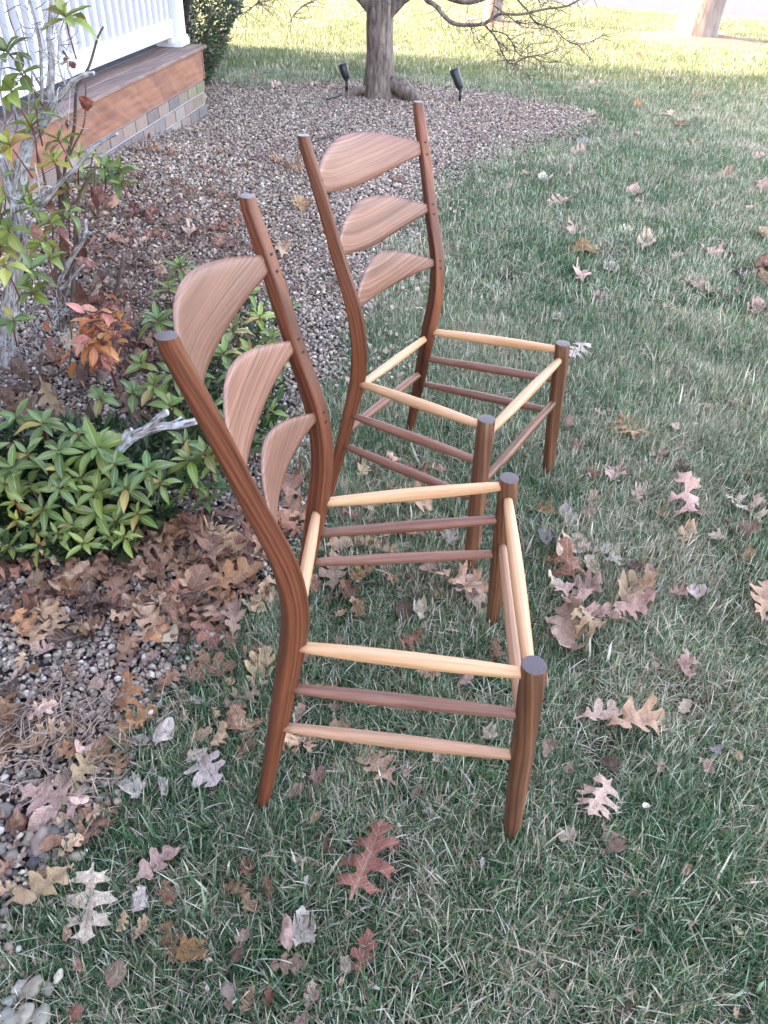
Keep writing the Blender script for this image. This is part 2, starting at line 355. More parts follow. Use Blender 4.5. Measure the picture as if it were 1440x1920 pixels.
def stone_obj():
    m, nt, bs, out = mat('cobble_stone'); L = nt.links.new
    oi = N(nt, 'ShaderNodeObjectInfo'); tc = N(nt, 'ShaderNodeTexCoord')
    n = N(nt, 'ShaderNodeTexNoise', Scale=60.0, Detail=6.0, Roughness=.75); L(tc.outputs['Object'], n.inputs['Vector'])
    c = mix(nt, .6, oi.outputs['Color'], mix(nt, n.outputs['Fac'], (.15, .15, .15), (.9, .88, .85)), 'OVERLAY')
    L(c, bs.inputs['Base Color']); bs.inputs['Roughness'].default_value = .8; bs.inputs['Specular IOR Level'].default_value = .15; bump(nt, n.outputs['Fac'], bs, .4, .002); return m
M['cobble'] = stone_obj()

def groundmat(name, stops, scale, d=.01):
    m, nt, bs, out = mat(name); L = nt.links.new
    geo = N(nt, 'ShaderNodeNewGeometry'); n = N(nt, 'ShaderNodeTexNoise', Scale=scale, Detail=7.0, Roughness=.75); L(geo.outputs['Position'], n.inputs['Vector'])
    r = ramp(nt, n.outputs['Fac'], stops); L(r.outputs[0], bs.inputs['Base Color']); bs.inputs['Roughness'].default_value = .95
    bump(nt, n.outputs['Fac'], bs, .8, d); return m
M['soil'] = groundmat('lawn_thatch', [(.3, (.014, .018, .010)), (.5, (.035, .038, .02)), (.7, (.10, .09, .055))], 40)
M['bedsoil'] = groundmat('bed_soil', [(.3, (.016, .011, .010)), (.55, (.06, .042, .036)), (.75, (.16, .12, .10))], 45)
M['asphalt'] = groundmat('road_asphalt', [(.3, (.026, .030, .040)), (.7, (.045, .051, .066))], 8, .004)
M['mulch'] = groundmat('tan_mulch', [(.3, (.09, .05, .03)), (.55, (.20, .12, .075)), (.75, (.28, .18, .115))], 14)

# ------------------------------------------------------------------ ground outline of the bed (pixels of the photo, surveyed on z = 0)
BEDPX = [(-160, 1990), (0, 1745), (112, 1655), (162, 1560), (222, 1450), (300, 1330), (345, 1240), (420, 1130), (520, 1040), (600, 960), (560, 880), (560, 800), (596, 740), (634, 690), (650, 610), (690, 550), (755, 450), (790, 380), (870, 310), (985, 268), (1070, 250), (1120, 225), (1080, 203), (1000, 188), (880, 165), (700, 150), (560, 155), (470, 163)]
BED = [G(*p).xy for p in BEDPX] + [Vector((-2.2, 8.8)), Vector((-4.5, 8.6)), Vector((-4.5, -.6)), Vector((-1.2, -.6))]
BA = np.array([tuple(p) for p in BED])
def inbed(x, y):
    x = np.asarray(x, float); y = np.asarray(y, float); r = np.zeros(x.shape, bool); j = len(BA) - 1
    for i in range(len(BA)):
        xi, yi = BA[i]; xj, yj = BA[j]
        c = ((yi > y) != (yj > y)) & (x < (xj - xi) * (y - yi) / (yj - yi + 1e-12) + xi); r ^= c; j = i
    return r
def bedin(x, y): return bool(inbed(np.array([x]), np.array([y]))[0])
def beddist(x, y):
    d = np.full(x.shape, 1e9)
    for i in range(len(BA)):
        a = BA[i]; b = BA[(i + 1) % len(BA)]; ab = b - a
        t = np.clip(((x - a[0]) * ab[0] + (y - a[1]) * ab[1]) / (ab @ ab), 0, 1)
        d = np.minimum(d, np.hypot(x - a[0] - ab[0] * t, y - a[1] - ab[1] * t))
    return d

# lawn: one sheet to the horizon (fine near the camera)
def sheet(name, xs, ys, zf, m, kind='structure'):
    mb = MB(); vs = [(x, y, zf(x, y)) for y in ys for x in xs]; nx = len(xs)
    fs = [(j * nx + i, j * nx + i + 1, (j + 1) * nx + i + 1, (j + 1) * nx + i) for j in range(len(ys) - 1) for i in range(nx - 1)]
    mb.add(vs, fs); return tag(mb.build(name, m), kind=kind)
xs = [-300, -100, -40, -15] + list(np.arange(-6, 10.1, .4)) + [20, 45, 100, 300]
ys = [-60, -20, -5] + list(np.arange(-1, 24.1, .4)) + [30, 45, 80, 160, 400]
LZ = -.032
sheet('lawn', [float(x) for x in xs], [float(y) for y in ys], lambda x, y: LZ, M['soil'])
# gravel bed ground: a sheet cut to the bed outline, banked against the porch
def bed_sheet():
    pts = [Vector(p) for p in BED]; n = len(pts); edges = [(i, (i + 1) % n) for i in range(n)]
    for gx in np.arange(-4.4, 2, .2):
        for gy in np.arange(-.5, 8.8, .2):
            if bedin(gx, gy): pts.append(Vector((float(gx), float(gy))))
    v, e, f, *_ = geometry.delaunay_2d_cdt(pts, edges, [], 1, 1e-5)
    mb = MB(); mb.add([(p.x, p.y, -.018 + mound(p.x, p.y)) for p in v], [tuple(x) for x in f]); return mb
tag(bed_sheet().build('gravel_bed', M['bedsoil']), kind='structure')

# ------------------------------------------------------------------ instanced ground cover
def gn_scatter(name, protos, P, rot, scl, idx, mat_, label, cat, tilt=None):
    me = bpy.data.meshes.new(name + '_points'); me.from_pydata([tuple(p) for p in P], [], [])
    r = np.zeros((len(P), 3), 'f'); r[:, 2] = rot
    if tilt is not None: r[:, 0] = tilt[:, 0]; r[:, 1] = tilt[:, 1]
    a = me.attributes.new('rot', 'FLOAT_VECTOR', 'POINT'); a.data.foreach_set('vector', r.ravel())
    s = np.asarray(scl, 'f');  s = np.repeat(s[:, None], 3, 1) if s.ndim == 1 else s
    a = me.attributes.new('scl', 'FLOAT_VECTOR', 'POINT'); a.data.foreach_set('vector', s.astype('f').ravel())
    a = me.attributes.new('pick', 'INT', 'POINT'); a.data.foreach_set('value', np.asarray(idx, 'i'))
    o = bpy.data.objects.new(name, me); COL.objects.link(o)
    ng = bpy.data.node_groups.new(name + '_scatter', 'GeometryNodeTree')
    ng.interface.new_socket('Geometry', in_out='INPUT', socket_type='NodeSocketGeometry'); ng.interface.new_socket('Geometry', in_out='OUTPUT', socket_type='NodeSocketGeometry')
    nd = ng.nodes; L = ng.links.new
    gi = nd.new('NodeGroupInput'); go = nd.new('NodeGroupOutput'); ip = nd.new('GeometryNodeInstanceOnPoints'); jn = nd.new('GeometryNodeJoinGeometry')
    for pm in protos:
        po = bpy.data.objects.new(pm.name, pm); pm.materials.append(mat_)
        oi = nd.new('GeometryNodeObjectInfo'); oi.inputs['Object'].default_value = po; oi.inputs['As Instance'].default_value = True
        L(oi.outputs['Geometry'], jn.inputs[0])
    def na(n, t):
        x = nd.new('GeometryNodeInputNamedAttribute'); x.data_type = t; x.inputs['Name'].default_value = n; return x.outputs['Attribute']
    ip.inputs['Pick Instance'].default_value = True
    L(gi.outputs[0], ip.inputs['Points']); L(jn.outputs[0], ip.inputs['Instance'])
    L(na('pick', 'INT'), ip.inputs['Instance Index']); L(na('rot', 'FLOAT_VECTOR'), ip.inputs['Rotation']); L(na('scl', 'FLOAT_VECTOR'), ip.inputs['Scale'])
    L(ip.outputs[0], go.inputs[0])
    mod = o.modifiers.new('scatter', 'NODES'); mod.node_group = ng
    tag(o, label, cat, kind='stuff'); return o
rng = np.random.default_rng(5)
def tuft(name, nb, rad, h, w, lean, seed, flatp=.25):
    r = random.Random(seed); mb = MB()
    for _ in range(nb):
        a = r.uniform(0, 6.28); q = rad * math.sqrt(r.random()); x, y = q * math.cos(a), q * math.sin(a)
        fl = r.random() < flatp
        ra, rb = r.random(), r.random()
        if fl: ra *= .55
        L = h * r.uniform(.55, 1.25); th = (r.uniform(.9, 1.45) if fl else abs(r.gauss(0, lean)) + .1); th = min(th, 1.5)
        az = r.uniform(0, 6.28); ww = w * r.uniform(.6, 1.2)
        d = Vector((math.cos(az), math.sin(az), 0)); sd = Vector((-d.y, d.x, 0)); tw = r.uniform(-.8, .8); sd = (sd * math.cos(tw) + Vector((0, 0, 1)) * math.sin(tw) * .8)
        p = Vector((x, y, r.uniform(0, .3 * h) if fl else 0)); vs = []; cs = []; th0 = th * .55
        for k, t in enumerate((0, .4, .75, 1)):
            if k: 
                tt = th0 + (th - th0) * 1.7 * t; p = p + (d * math.sin(tt) + Vector((0, 0, 1)) * math.cos(tt)) * L * (t - (0, .4, .75)[k - 1])
                p.z = max(p.z, .004)
            wk = ww * (1, .95, .65, .05)[k]
            vs += [p - sd * wk / 2, p + sd * wk / 2] if k < 3 else [p]; cs += [(ra, rb, t)] * (2 if k < 3 else 1)
        mb.add(vs, [(0, 1, 3, 2), (2, 3, 5, 4), (4, 5, 6)], None, cs)
    return mb.mesh(name)
def frustum(x, y, z=0, pad=120):
    q = np.stack([x, y, np.full_like(x, z - CH)], 1); d = q @ np.array(FW)
    px = 720 + FP * (q @ np.array(RT)) / d; py = 960 - FP * (q @ np.array(UP)) / d
    return (d > .1) & (px > -pad) & (px < 1440 + pad) & (py > -pad) & (py < 1920 + pad)
def scatter_region(dens, x0, x1, y0, y1, bed, edge=0.0, pad=150):
    n = int(dens * (x1 - x0) * (y1 - y0)); x = rng.uniform(x0, x1, n); y = rng.uniform(y0, y1, n)
    k = frustum(x, y, 0, pad)
    x, y = x[k], y[k]; ib = inbed(x, y); d = beddist(x, y) * np.where(ib, -1, 1)
    jit = rng.uniform(-edge, edge, len(x))
    k = (d + jit > 0) if not bed else (d + jit < 0)
    return x[k], y[k]
# near lawn
protos = [tuft('grass_tuft', 64, .060, .060, .0024, .6, 100 + i) for i in range(8)]
x, y = scatter_region(950, -1.6, 2.6, .1, 3.4, False, .05)
fade = np.clip(1 - (y - 2.6) / .8, 0, 1); k = rng.random(len(x)) < np.maximum(fade, .0) + .0; xn, yn = x, y
def leg_feet():
    out = []
    for (ox, oy, yaw) in ((-.2113, 1.1253, -1.087), (-.0498, 2.0699, -29.59)):
        c_, s_ = math.cos(math.radians(yaw)), math.sin(math.radians(yaw))
        for (lx, ly) in ((.488, .284), (.488, -.284), (0, .25), (0, -.25)): out.append((ox + lx * c_ - ly * s_, oy + lx * s_ + ly * c_))
    return out
ex = []
for fx_, fy_ in leg_feet():
    for _ in range(16): a_ = RND.uniform(0, 6.28); q_ = RND.uniform(.035, .075); ex.append((fx_ + q_ * math.cos(a_), fy_ + q_ * math.sin(a_)))
ex = np.array([e for e in ex if not bedin(*e)]); xn = np.concatenate([xn, ex[:, 0]]); yn = np.concatenate([yn, ex[:, 1]])
clump = np.array([noise.noise(Vector((float(a_) * 3.2, float(b_) * 3.2, 0))) + .6 * noise.noise(Vector((float(a_) * 9, float(b_) * 9, 4))) for a_, b_ in zip(xn, yn)])
P = np.stack([xn, yn, np.full_like(xn, LZ)], 1)
gn_scatter('lawn_grass', protos, P, rng.uniform(0, 6.28, len(P)), rng.uniform(.72, 1.12, len(P)) * (1 + .32 * clump), rng.integers(0, 8, len(P)), M['grass'], 'short green and straw coloured grass of the near lawn', 'grass')
protos = [tuft('broad_grass_tuft', 9, .035, .088, .0052, .75, 900 + i, .1) for i in range(6)]
x, y = scatter_region(34, -1.6, 2.6, .1, 3.6, False, .05)
P = np.stack([x, y, np.full_like(x, LZ)], 1)
gn_scatter('lawn_grass', protos, P, rng.uniform(0, 6.28, len(P)), rng.uniform(.7, 1.15, len(P)), rng.integers(0, 6, len(P)), M['grass'], 'scattered broader blades of coarse grass in the near lawn', 'grass')
protos = [tuft('grass_tuft', 40, .09, .066, .0042, .55, 200 + i) for i in range(8)]
x, y = scatter_region(400, -2.6, 5.2, 3.4, 9.2, False, .20)
P = np.stack([x, y, np.full_like(x, LZ)], 1)
gn_scatter('lawn_grass', protos, P, rng.uniform(0, 6.28, len(P)), rng.uniform(.8, 1.15, len(P)), rng.integers(0, 8, len(P)), M['grass'], 'shaded grass around the tree and the gravel bed', 'grass')
protos = [tuft('grass_tuft', 40, .16, .07, .008, .55, 300 + i) for i in range(6)]
x, y = scatter_region(150, -9, 15, 9.2, 20, False, .1)
k = (y < np.interp(x, [-8, -1, 2, 2.87, 4.17, 6.25, 9, 14], [20.6, 18.9, 17.9, 17.35, 16.65, 16.05, 15.6, 15.2]) + .04 * rng.normal(size=len(x))) & ~((np.hypot(x - 4.08, y - 12.98) < .75))
x, y = x[k], y[k]
P = np.stack([x, y, np.full_like(x, LZ)], 1)
gn_scatter('lawn_grass', protos, P, rng.uniform(0, 6.28, len(P)), rng.uniform(.8, 1.2, len(P)), rng.integers(0, 6, len(P)), M['grass_far'], 'sunlit far lawn between the tree and the road', 'grass')
# pebbles
def pebble_mesh(name, seed, sub=2):
    bm = bmesh.new(); bmesh.ops.create_icosphere(bm, subdivisions=sub, radius=1)
    r = random.Random(seed); s = (r.uniform(.8, 1.2), r.uniform(.6, 1.0), r.uniform(.45, .75)); o = Vector((seed * 3.1, 0, 0))
    for v in bm.verts:
        v.co *= 1 + .50 * noise.noise(v.co * 1.3 + o) + .16 * noise.noise(v.co * 2.6 + o)
        v.co = Vector((v.co.x * s[0], v.co.y * s[1], v.co.z * s[2]))
    me = bpy.data.meshes.new(name); bm.to_mesh(me); bm.free(); me.polygons.foreach_set('use_smooth', [True] * len(me.polygons)); return me
def pebbles(dens, x0, x1, y0, y1, s0, s1, label, ed=.06):
    x, y = scatter_region(dens, x0, x1, y0, y1, True, ed)
    z = np.array([mound(a, b) for a, b in zip(x, y)]) + rng.uniform(-.018, .004, len(x))
    P = np.stack([x, y, z], 1); sc = s0 + (s1 - s0) * rng.random(len(x)) ** 2.2
    tl = rng.normal(0, .35, (len(x), 2))
    gn_scatter('gravel', [pebble_mesh('gravel_stone', 10 + i) for i in range(9)], P, rng.uniform(0, 6.28, len(P)), sc, rng.integers(0, 9, len(P)), M['stone'], label, 'gravel', tl)
pebbles(15000, -1.7, .3, .3, 2.3, .0042, .0108, 'rounded grey and tan gravel of the near bed')
pebbles(11000, -2.2, .6, 2.3, 4.2, .005, .0105, 'gravel of the bed between the shrubs and the far chair')
pebbles(6600, -2.6, 2.0, 4.2, 9.0, .006, .0125, 'gravel of the bed around the tree and along the porch', .16)

# ------------------------------------------------------------------ chairs
CP = dict(Wf=.5075, Wb=.3961, Wt=.5223, D=.4659, sbx=.022, sby=.0299, rby=.1053, hs_f=.4387, hs_r=.4085, h2f=.3421, h2r=.3122, h3f=.234, h3r=.2147, hfr=.4122, hf2=.2746, hrr=.3884, hrr2=.2543)
ZK = [0, .15, .3, .42, .52, .62, .74, .87, 1.0]; XK = [0, .0255, .0505, .0690, .0769, .0658, .0295, -.008, -.0486]
SL = {1: (.9159, .8858, .0459, .0387, 1.905, .0674), 2: (.7634, .744, .0549, .0393, 1.812, .0548), 3: (.6205, .6042, .0649, .0137, 1.707, .0468)}
PEG = {1: (.9167, .8881), 2: (.7666, .742), 3: (.6226, .6027)}
HF = .46; GB = -.03
def post_x(z):
    if z < 0: return z * .2
    z = min(z, 1.0); i = min(max(j for j in range(9) if ZK[j] <= z), 7); h = ZK[i + 1] - ZK[i]; t = (z - ZK[i]) / h
    def m(j):
        a, b = max(j - 1, 0), min(j + 1, 8); return (XK[b] - XK[a]) / (ZK[b] - ZK[a])
    return (2 * t**3 - 3 * t**2 + 1) * XK[i] + (t**3 - 2 * t**2 + t) * h * m(i) + (-2 * t**3 + 3 * t**2) * XK[i + 1] + (t**3 - t**2) * h * m(i + 1)
def post_w(z):
    return float(np.interp(z, [-.03, 0, CP['hs_r'], 1.0076], [CP['Wb'] + CP['rby'] * 1.07, CP['Wb'] + CP['rby'], CP['Wb'], CP['Wt']])) / 2
def front_xy(z, s):
    t = 1 - z / HF; return Vector((CP['D'] + CP['sbx'] * t, s * (CP['Wf'] / 2 + CP['sby'] * t), z))
def rear_p(z, s): return Vector((post_x(z), s * post_w(z), z))
def rear_post(s):
    mb = MB(); vs = []; wc = []; zs = [-.03 + (1.0076 + .03) * i / 56 for i in range(57)]
    per = 24; L = 0
    for i, z in enumerate(zs):
        c = rear_p(z, s)
        dx = float(np.interp(z, [-.03, .2, .44, .58, .78, 1.0], [.027, .037, .049, .046, .036, .033]))
        dy = float(np.interp(z, [-.03, .2, .44, .58, .78, 1.0], [.027, .034, .038, .036, .033, .032]))
        k = float(np.interp(z, [0, .3, .6, .9, 1.0], [.42, .24, .18, .24, .42]))      # how rounded the corners are
        slope = (post_x(z + .004) - post_x(z - .004)) / .008 if .01 < z < .99 else 0
        dx *= .86; dy *= .84; r = k * min(dx, dy); ring = []
        for q, (sx, sy) in enumerate(((1, 1), (-1, 1), (-1, -1), (1, -1))):
            for j in range(6):
                a = math.pi / 2 * q + math.pi / 2 * j / 5; ring.append((sx * (dx / 2 - r) + r * math.cos(a), sy * (dy / 2 - r) + r * math.sin(a)))
        if i: L += (c - rear_p(zs[i - 1], s)).length
        top = i == len(zs) - 1
        for (a, b) in ring:
            if top: a *= .93; b *= .93
            a0, b0 = a, b; ph = -s * math.radians(32); a, b = a0 * math.cos(ph) - b0 * math.sin(ph), a0 * math.sin(ph) + b0 * math.cos(ph)
            vs.append(c + Vector((a, b, -slope * a * .5 + (.0 if not top else .001)))); wc.append((L, a0 + .3 * s, b0))
    fs = []
    for i in range(len(zs) - 1):
        for k_ in range(per): fs.append((i * per + k_, i * per + (k_ + 1) % per, (i + 1) * per + (k_ + 1) % per, (i + 1) * per + k_))
    fs.append(tuple(range(per))[::-1]); mb.add(vs, fs, wc)
    return mb
def cap_disc(pts, name, parent, L0):     # end grain of a post or leg
    mb = MB(); c = sum(pts, Vector()) / len(pts); n = len(pts)
    mb.add(list(pts) + [c + Vector((0, 0, .0012))], [(i, (i + 1) % n, n) for i in range(n)], [(0, p.x - c.x, p.y - c.y) for p in pts] + [(0, 0, 0)])
    return mb.build(name, M['end'], parent)
def front_leg(s):
    mb = MB(); vs = []; wc = []; n = 28
    zs = [GB, 0, .06, .12, .18, .25, .32, .40, HF - .002, HF]
    rr = [.0145, .0152, .0172, .0190, .0203, .0210, .0213, .0213, .0213, .0203]
    for z, r in zip(zs, rr):
        c = front_xy(z, s)
        for k in range(n):
            a = 2 * math.pi * k / n; vs.append(c + Vector((r * math.cos(a), r * math.sin(a), 0))); wc.append((z, r * math.cos(a), r * math.sin(a)))
    fs = [(i * n + k, i * n + (k + 1) % n, (i + 1) * n + (k + 1) % n, (i + 1) * n + k) for i in range(len(zs) - 1) for k in range(n)]
    fs.append(tuple(range(n))[::-1]); mb.add(vs, fs, wc); return mb
def rung(a, b, rm=.0125, re=.0085):
    d_ = (b - a).normalized(); a = a + d_ * .012; b = b - d_ * .006
    mb = MB(); n = 22; ts = [i / n for i in range(n + 1)]
    tube(mb, [a.lerp(b, t) for t in ts], [re + (rm - re) * math.sin(math.pi * t) ** .75 if 0 < t < 1 else re for t in ts], 14, wo=(RND.uniform(-.01, .01), 0)); return mb
def slat(l):
    zt, zb, at, ab, p, bow = SL[l]; th = .0085; ns, nt_ = 44, 10; mb = MB()
    def cen(s, t):
        q = (1 - abs(s) ** p) ** 1.22; z1 = zt - .001 + at * q * 1.03; z0 = zb + .001 - ab * q * 1.03; z = z0 + (z1 - z0) * t
        return Vector((post_x(z) - bow * (1 - s * s) + .002, s * post_w(z), z))
    prof = [(0.0, 0.0)] + []
    vs = []; wc = []; W_ = .51
    grid = []
    for side in (1, -1):
        for i in range(ns + 1):
            s = -1 + 2 * i / ns
            for j in range(nt_ + 1):
                t = j / nt_; c = cen(s, t)
                e = 1e-3; du = cen(min(s + e, 1), t) - cen(max(s - e, -1), t); dv = cen(s, min(t + e, 1)) - cen(s, max(t - e, 0)); nn = du.cross(dv).normalized()
                k = th / 2 * (1 - .75 * abs(2 * t - 1) ** 6)
                vs.append(c + nn * k * side); wc.append((s * W_ / 2, c.z * 1.0 + .05 * (1 - s * s), k * side))
    n1 = (ns + 1) * (nt_ + 1); fs = []
    for i in range(ns):
        for j in range(nt_):
            a = i * (nt_ + 1) + j; q = (a, a + nt_ + 1, a + nt_ + 2, a + 1); fs.append(q); fs.append(tuple(n1 + x for x in q[::-1]))
        for j in (0, nt_):
            a = i * (nt_ + 1) + j; b = a + nt_ + 1
            fs.append((a, n1 + a, n1 + b, b) if j == 0 else (a, b, n1 + b, n1 + a))
    mb.add(vs, fs, wc); return mb
def make_chair(name, label, loc, yaw, tilt, pale_low):
    t = empty(name, loc); t.rotation_euler = (math.radians(tilt[1]), math.radians(tilt[0]), math.radians(yaw)); tag(t, label, 'chair', 'walnut ladder back chair frames on the lawn')
    for s in (-1, 1):
        o = rear_post(s).build('rear_post', M['walnut'], t)
        pts = [Vector(v.co) for v in list(o.data.vertices)[-24:]]; cap_disc(pts, 'end_grain', o, 0)
        o = front_leg(s).build('front_leg', M['walnut_leg'], t)
        pts = [Vector(v.co) for v in list(o.data.vertices)[-28:]]; cap_disc(pts, 'end_grain', o, 0)
        rung(rear_p(CP['hs_r'], s), front_xy(CP['hs_f'], s), .0140, .0092).build('seat_rung', M['hickory'], t)
        rung(rear_p(CP['h2r'], s), front_xy(CP['h2f'], s), .0130, .0088).build('side_stretcher', M['walnut_rail'], t)
        rung(rear_p(CP['h3r'], s), front_xy(CP['h3f'], s), .0130, .0088).build('side_stretcher', M['cherry_rail'] if (s == -1 and pale_low) else M['walnut_rail'], t)
    rung(front_xy(CP['hfr'], -1), front_xy(CP['hfr'], 1), .0140, .0088).build('seat_rung', M['hickory'], t)
    rung(rear_p(CP['hrr'], -1), rear_p(CP['hrr'], 1), .0128, .0088).build('seat_rung', M['hickory'], t)
    rung(front_xy(CP['hf2'], -1), front_xy(CP['hf2'], 1), .0128, .0088).build('front_stretcher', M['cherry_rail'] if pale_low else M['walnut_leg'], t)
    rung(rear_p(CP['hrr2'], -1), rear_p(CP['hrr2'], 1), .0128, .0088).build('rear_stretcher', M['walnut_rail'], t)
    for l in (1, 2, 3):
        o = slat(l).build('back_slat', M['walnut_slat'], t)
        for s in (-1, 1):
            for z in PEG[l]:
                p = rear_p(z, s); dx = .86 * float(np.interp(z, [.44, .58, .78, 1.0], [.049, .046, .036, .033]))
                mb = MB(); a = math.pi / 4
                ph = -s * math.radians(32); fx = Vector((math.cos(ph), math.sin(ph), 0)); fy = Vector((-math.sin(ph), math.cos(ph), 0)); p = p + fx * (dx / 2 + .0004); box(mb, p.x, p.y, z, .0018, .0058, .0058, fx, fy); mb.build('peg', M['peg'], o, False)
    return t
make_chair('ladder_back_chair', 'nearest walnut ladder back chair frame, seatless, front legs turned to the right in the grass', (-.2113, 1.1253, .0003), -1.087, (.146, .965), True)
make_chair('ladder_back_chair', 'farther walnut ladder back chair frame standing angled behind the nearest one, back toward the gravel', (-.0498, 2.0699, -.0116), -29.59, (.226, -.692), False)

# ------------------------------------------------------------------ road and far mulch
def poly_sheet(name, pts, z, m, step=1.0):
    pts = [Vector(p) for p in pts]; n = len(pts); mb = MB()
    v, e, f, *_ = geometry.delaunay_2d_cdt(pts, [(i, (i + 1) % n) for i in range(n)], [], 1, 1e-5)
    mb.add([(p.x, p.y, z) for p in v], [tuple(x) for x in f]); return tag(mb.build(name, m), kind='structure')
edge = [(-120, 44), (-30, 27), (-8, 20.6), (-1, 18.9), (2.0, 17.9), (2.87, 17.35), (4.17, 16.65), (6.25, 16.05), (9, 15.6), (14, 15.2), (40, 14), (120, 10)]
poly_sheet('road', edge + [(120, 17), (40, 21), (14, 22.2), (9, 22.6), (6, 23.2), (2, 25), (-8, 28), (-30, 35), (-120, 52)], LZ + .03, M['asphalt'])
# tan mulch heaps round the far trees
def mulch_ring(cx, cy, r, h):
    mb = MB(); n = 40; vs = [(cx, cy, LZ + h)]; fs = []
    for j in range(1, 9):
        for k in range(n):
            a = 2 * math.pi * k / n; q = r * j / 8 * (1 + .12 * noise.noise(Vector((math.cos(a) * 1.5, math.sin(a) * 1.5, cx))))
            vs.append((cx + q * math.cos(a), cy + q * math.sin(a), LZ + h * (1 - (j / 8) ** 1.6) + (.012 + .02 * noise.noise(Vector((q * 5, a * 3, 2))) if j < 8 else -.01)))
    for k in range(n): fs.append((0, 1 + k, 1 + (k + 1) % n))
    for j in range(7):
        for k in range(n): a = 1 + j * n; fs.append((a + k, a + n + k, a + n + (k + 1) % n, a + (k + 1) % n))
    mb.add(vs, fs); return tag(mb.build('mulch_bed', M['mulch']), kind='structure')
mulch_ring(4.08, 12.98, 1.15, .10)
T3 = G(922, 44)
mulch_ring(T3.x, T3.y, 1.0, .06)

# ------------------------------------------------------------------ house (stands left of the frame and shades the foreground) and porch
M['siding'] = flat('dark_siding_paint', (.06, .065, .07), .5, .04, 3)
M['shingle'] = flat('dark_roof_shingle', (.09, .085, .085), .8, .3, 12)
M['pane'] = flat('window_glass', (.03, .035, .04), .08)
house = tag(empty('house', porch(-6, 4, 0)), 'dark two storey house set back behind the porch railing', 'house')
hp = porch(-6, 4, 0)
S0, S1, N0, N1, EAVE, RIDGE = -16.0, 3.68, 1.22, 9.5, 5.6, 7.6
def hpt(s, n, z): return porch(s, n, z) - hp
mb = MB()
vs = [hpt(s, n, z) for s in (S0, S1) for (n, z) in ((N0, -.1), (N0, EAVE), ((N0 + N1) / 2, RIDGE), (N1, EAVE), (N1, -.1))]
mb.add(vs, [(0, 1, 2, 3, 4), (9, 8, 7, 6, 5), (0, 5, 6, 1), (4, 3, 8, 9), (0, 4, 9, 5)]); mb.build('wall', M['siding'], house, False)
for k in range(30):                              # clapboards on the porch side that shows through the railing
    mb = MB(); z = .50 + k * .16
    a, b = hpt(-9, N0 - .001, z), hpt(S1, N0 - .001, z); q = Vector((PN.x, PN.y, 0)) * -.022
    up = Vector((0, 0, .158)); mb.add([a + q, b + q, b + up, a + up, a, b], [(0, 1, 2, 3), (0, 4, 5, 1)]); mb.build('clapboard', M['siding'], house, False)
mb = MB(); ov = .12; mid = (N0 + N1) / 2; sl = (RIDGE - EAVE) / (mid - N0)
for t0 in (.02,):
    A = [hpt(s, n, z) for s in (S0 - ov, S1 + ov) for (n, z) in ((N0 - .3, EAVE - .3 * sl + t0), (mid, RIDGE + t0), (N1 + .3, EAVE - .3 * sl + t0), (N1 + .3, EAVE - .3 * sl + t0 + .12), (mid, RIDGE + t0 + .12), (N0 - .3, EAVE - .3 * sl + t0 + .12))]
mb.add(A, [(0, 6, 7, 1), (1, 7, 8, 2), (2, 8, 9, 3), (3, 9, 10, 4), (4, 10, 11, 5), (5, 11, 6, 0), (0, 1, 4, 5), (1, 2, 3, 4), (11, 10, 7, 6), (10, 9, 8, 7)]); mb.build('roof', M['shingle'], house, False)
for s_, w_, z0, z1 in ((-1.2, 1.0, .52, 2.55), (-3.4, 1.3, .75, 2.4), (-5.9, .95, .50, 2.6)):
    mb = MB(); c = hpt(s_, N0 - .035, (z0 + z1) / 2); U3 = Vector((PU.x, PU.y, 0)); N3 = Vector((PN.x, PN.y, 0))
    for (ds, dz, sx, sz) in ((-w_ / 2, 0, .10, z1 - z0 + .1), (w_ / 2, 0, .10, z1 - z0 + .1), (0, (z1 - z0) / 2, w_ - .1, .10), (0, -(z1 - z0) / 2, w_ - .1, .08)):
        p = c + U3 * ds; box(mb, p.x, p.y, p.z + dz, sx, .05, sz, U3, N3)
    fr = mb.build('window_frame', M['white'], house, False)
    mb = MB(); p = c + N3 * .005; box(mb, p.x, p.y, p.z, w_ - .12, .03, z1 - z0 - .1, U3, N3); mb.build('pane', M['pane'], fr, False)

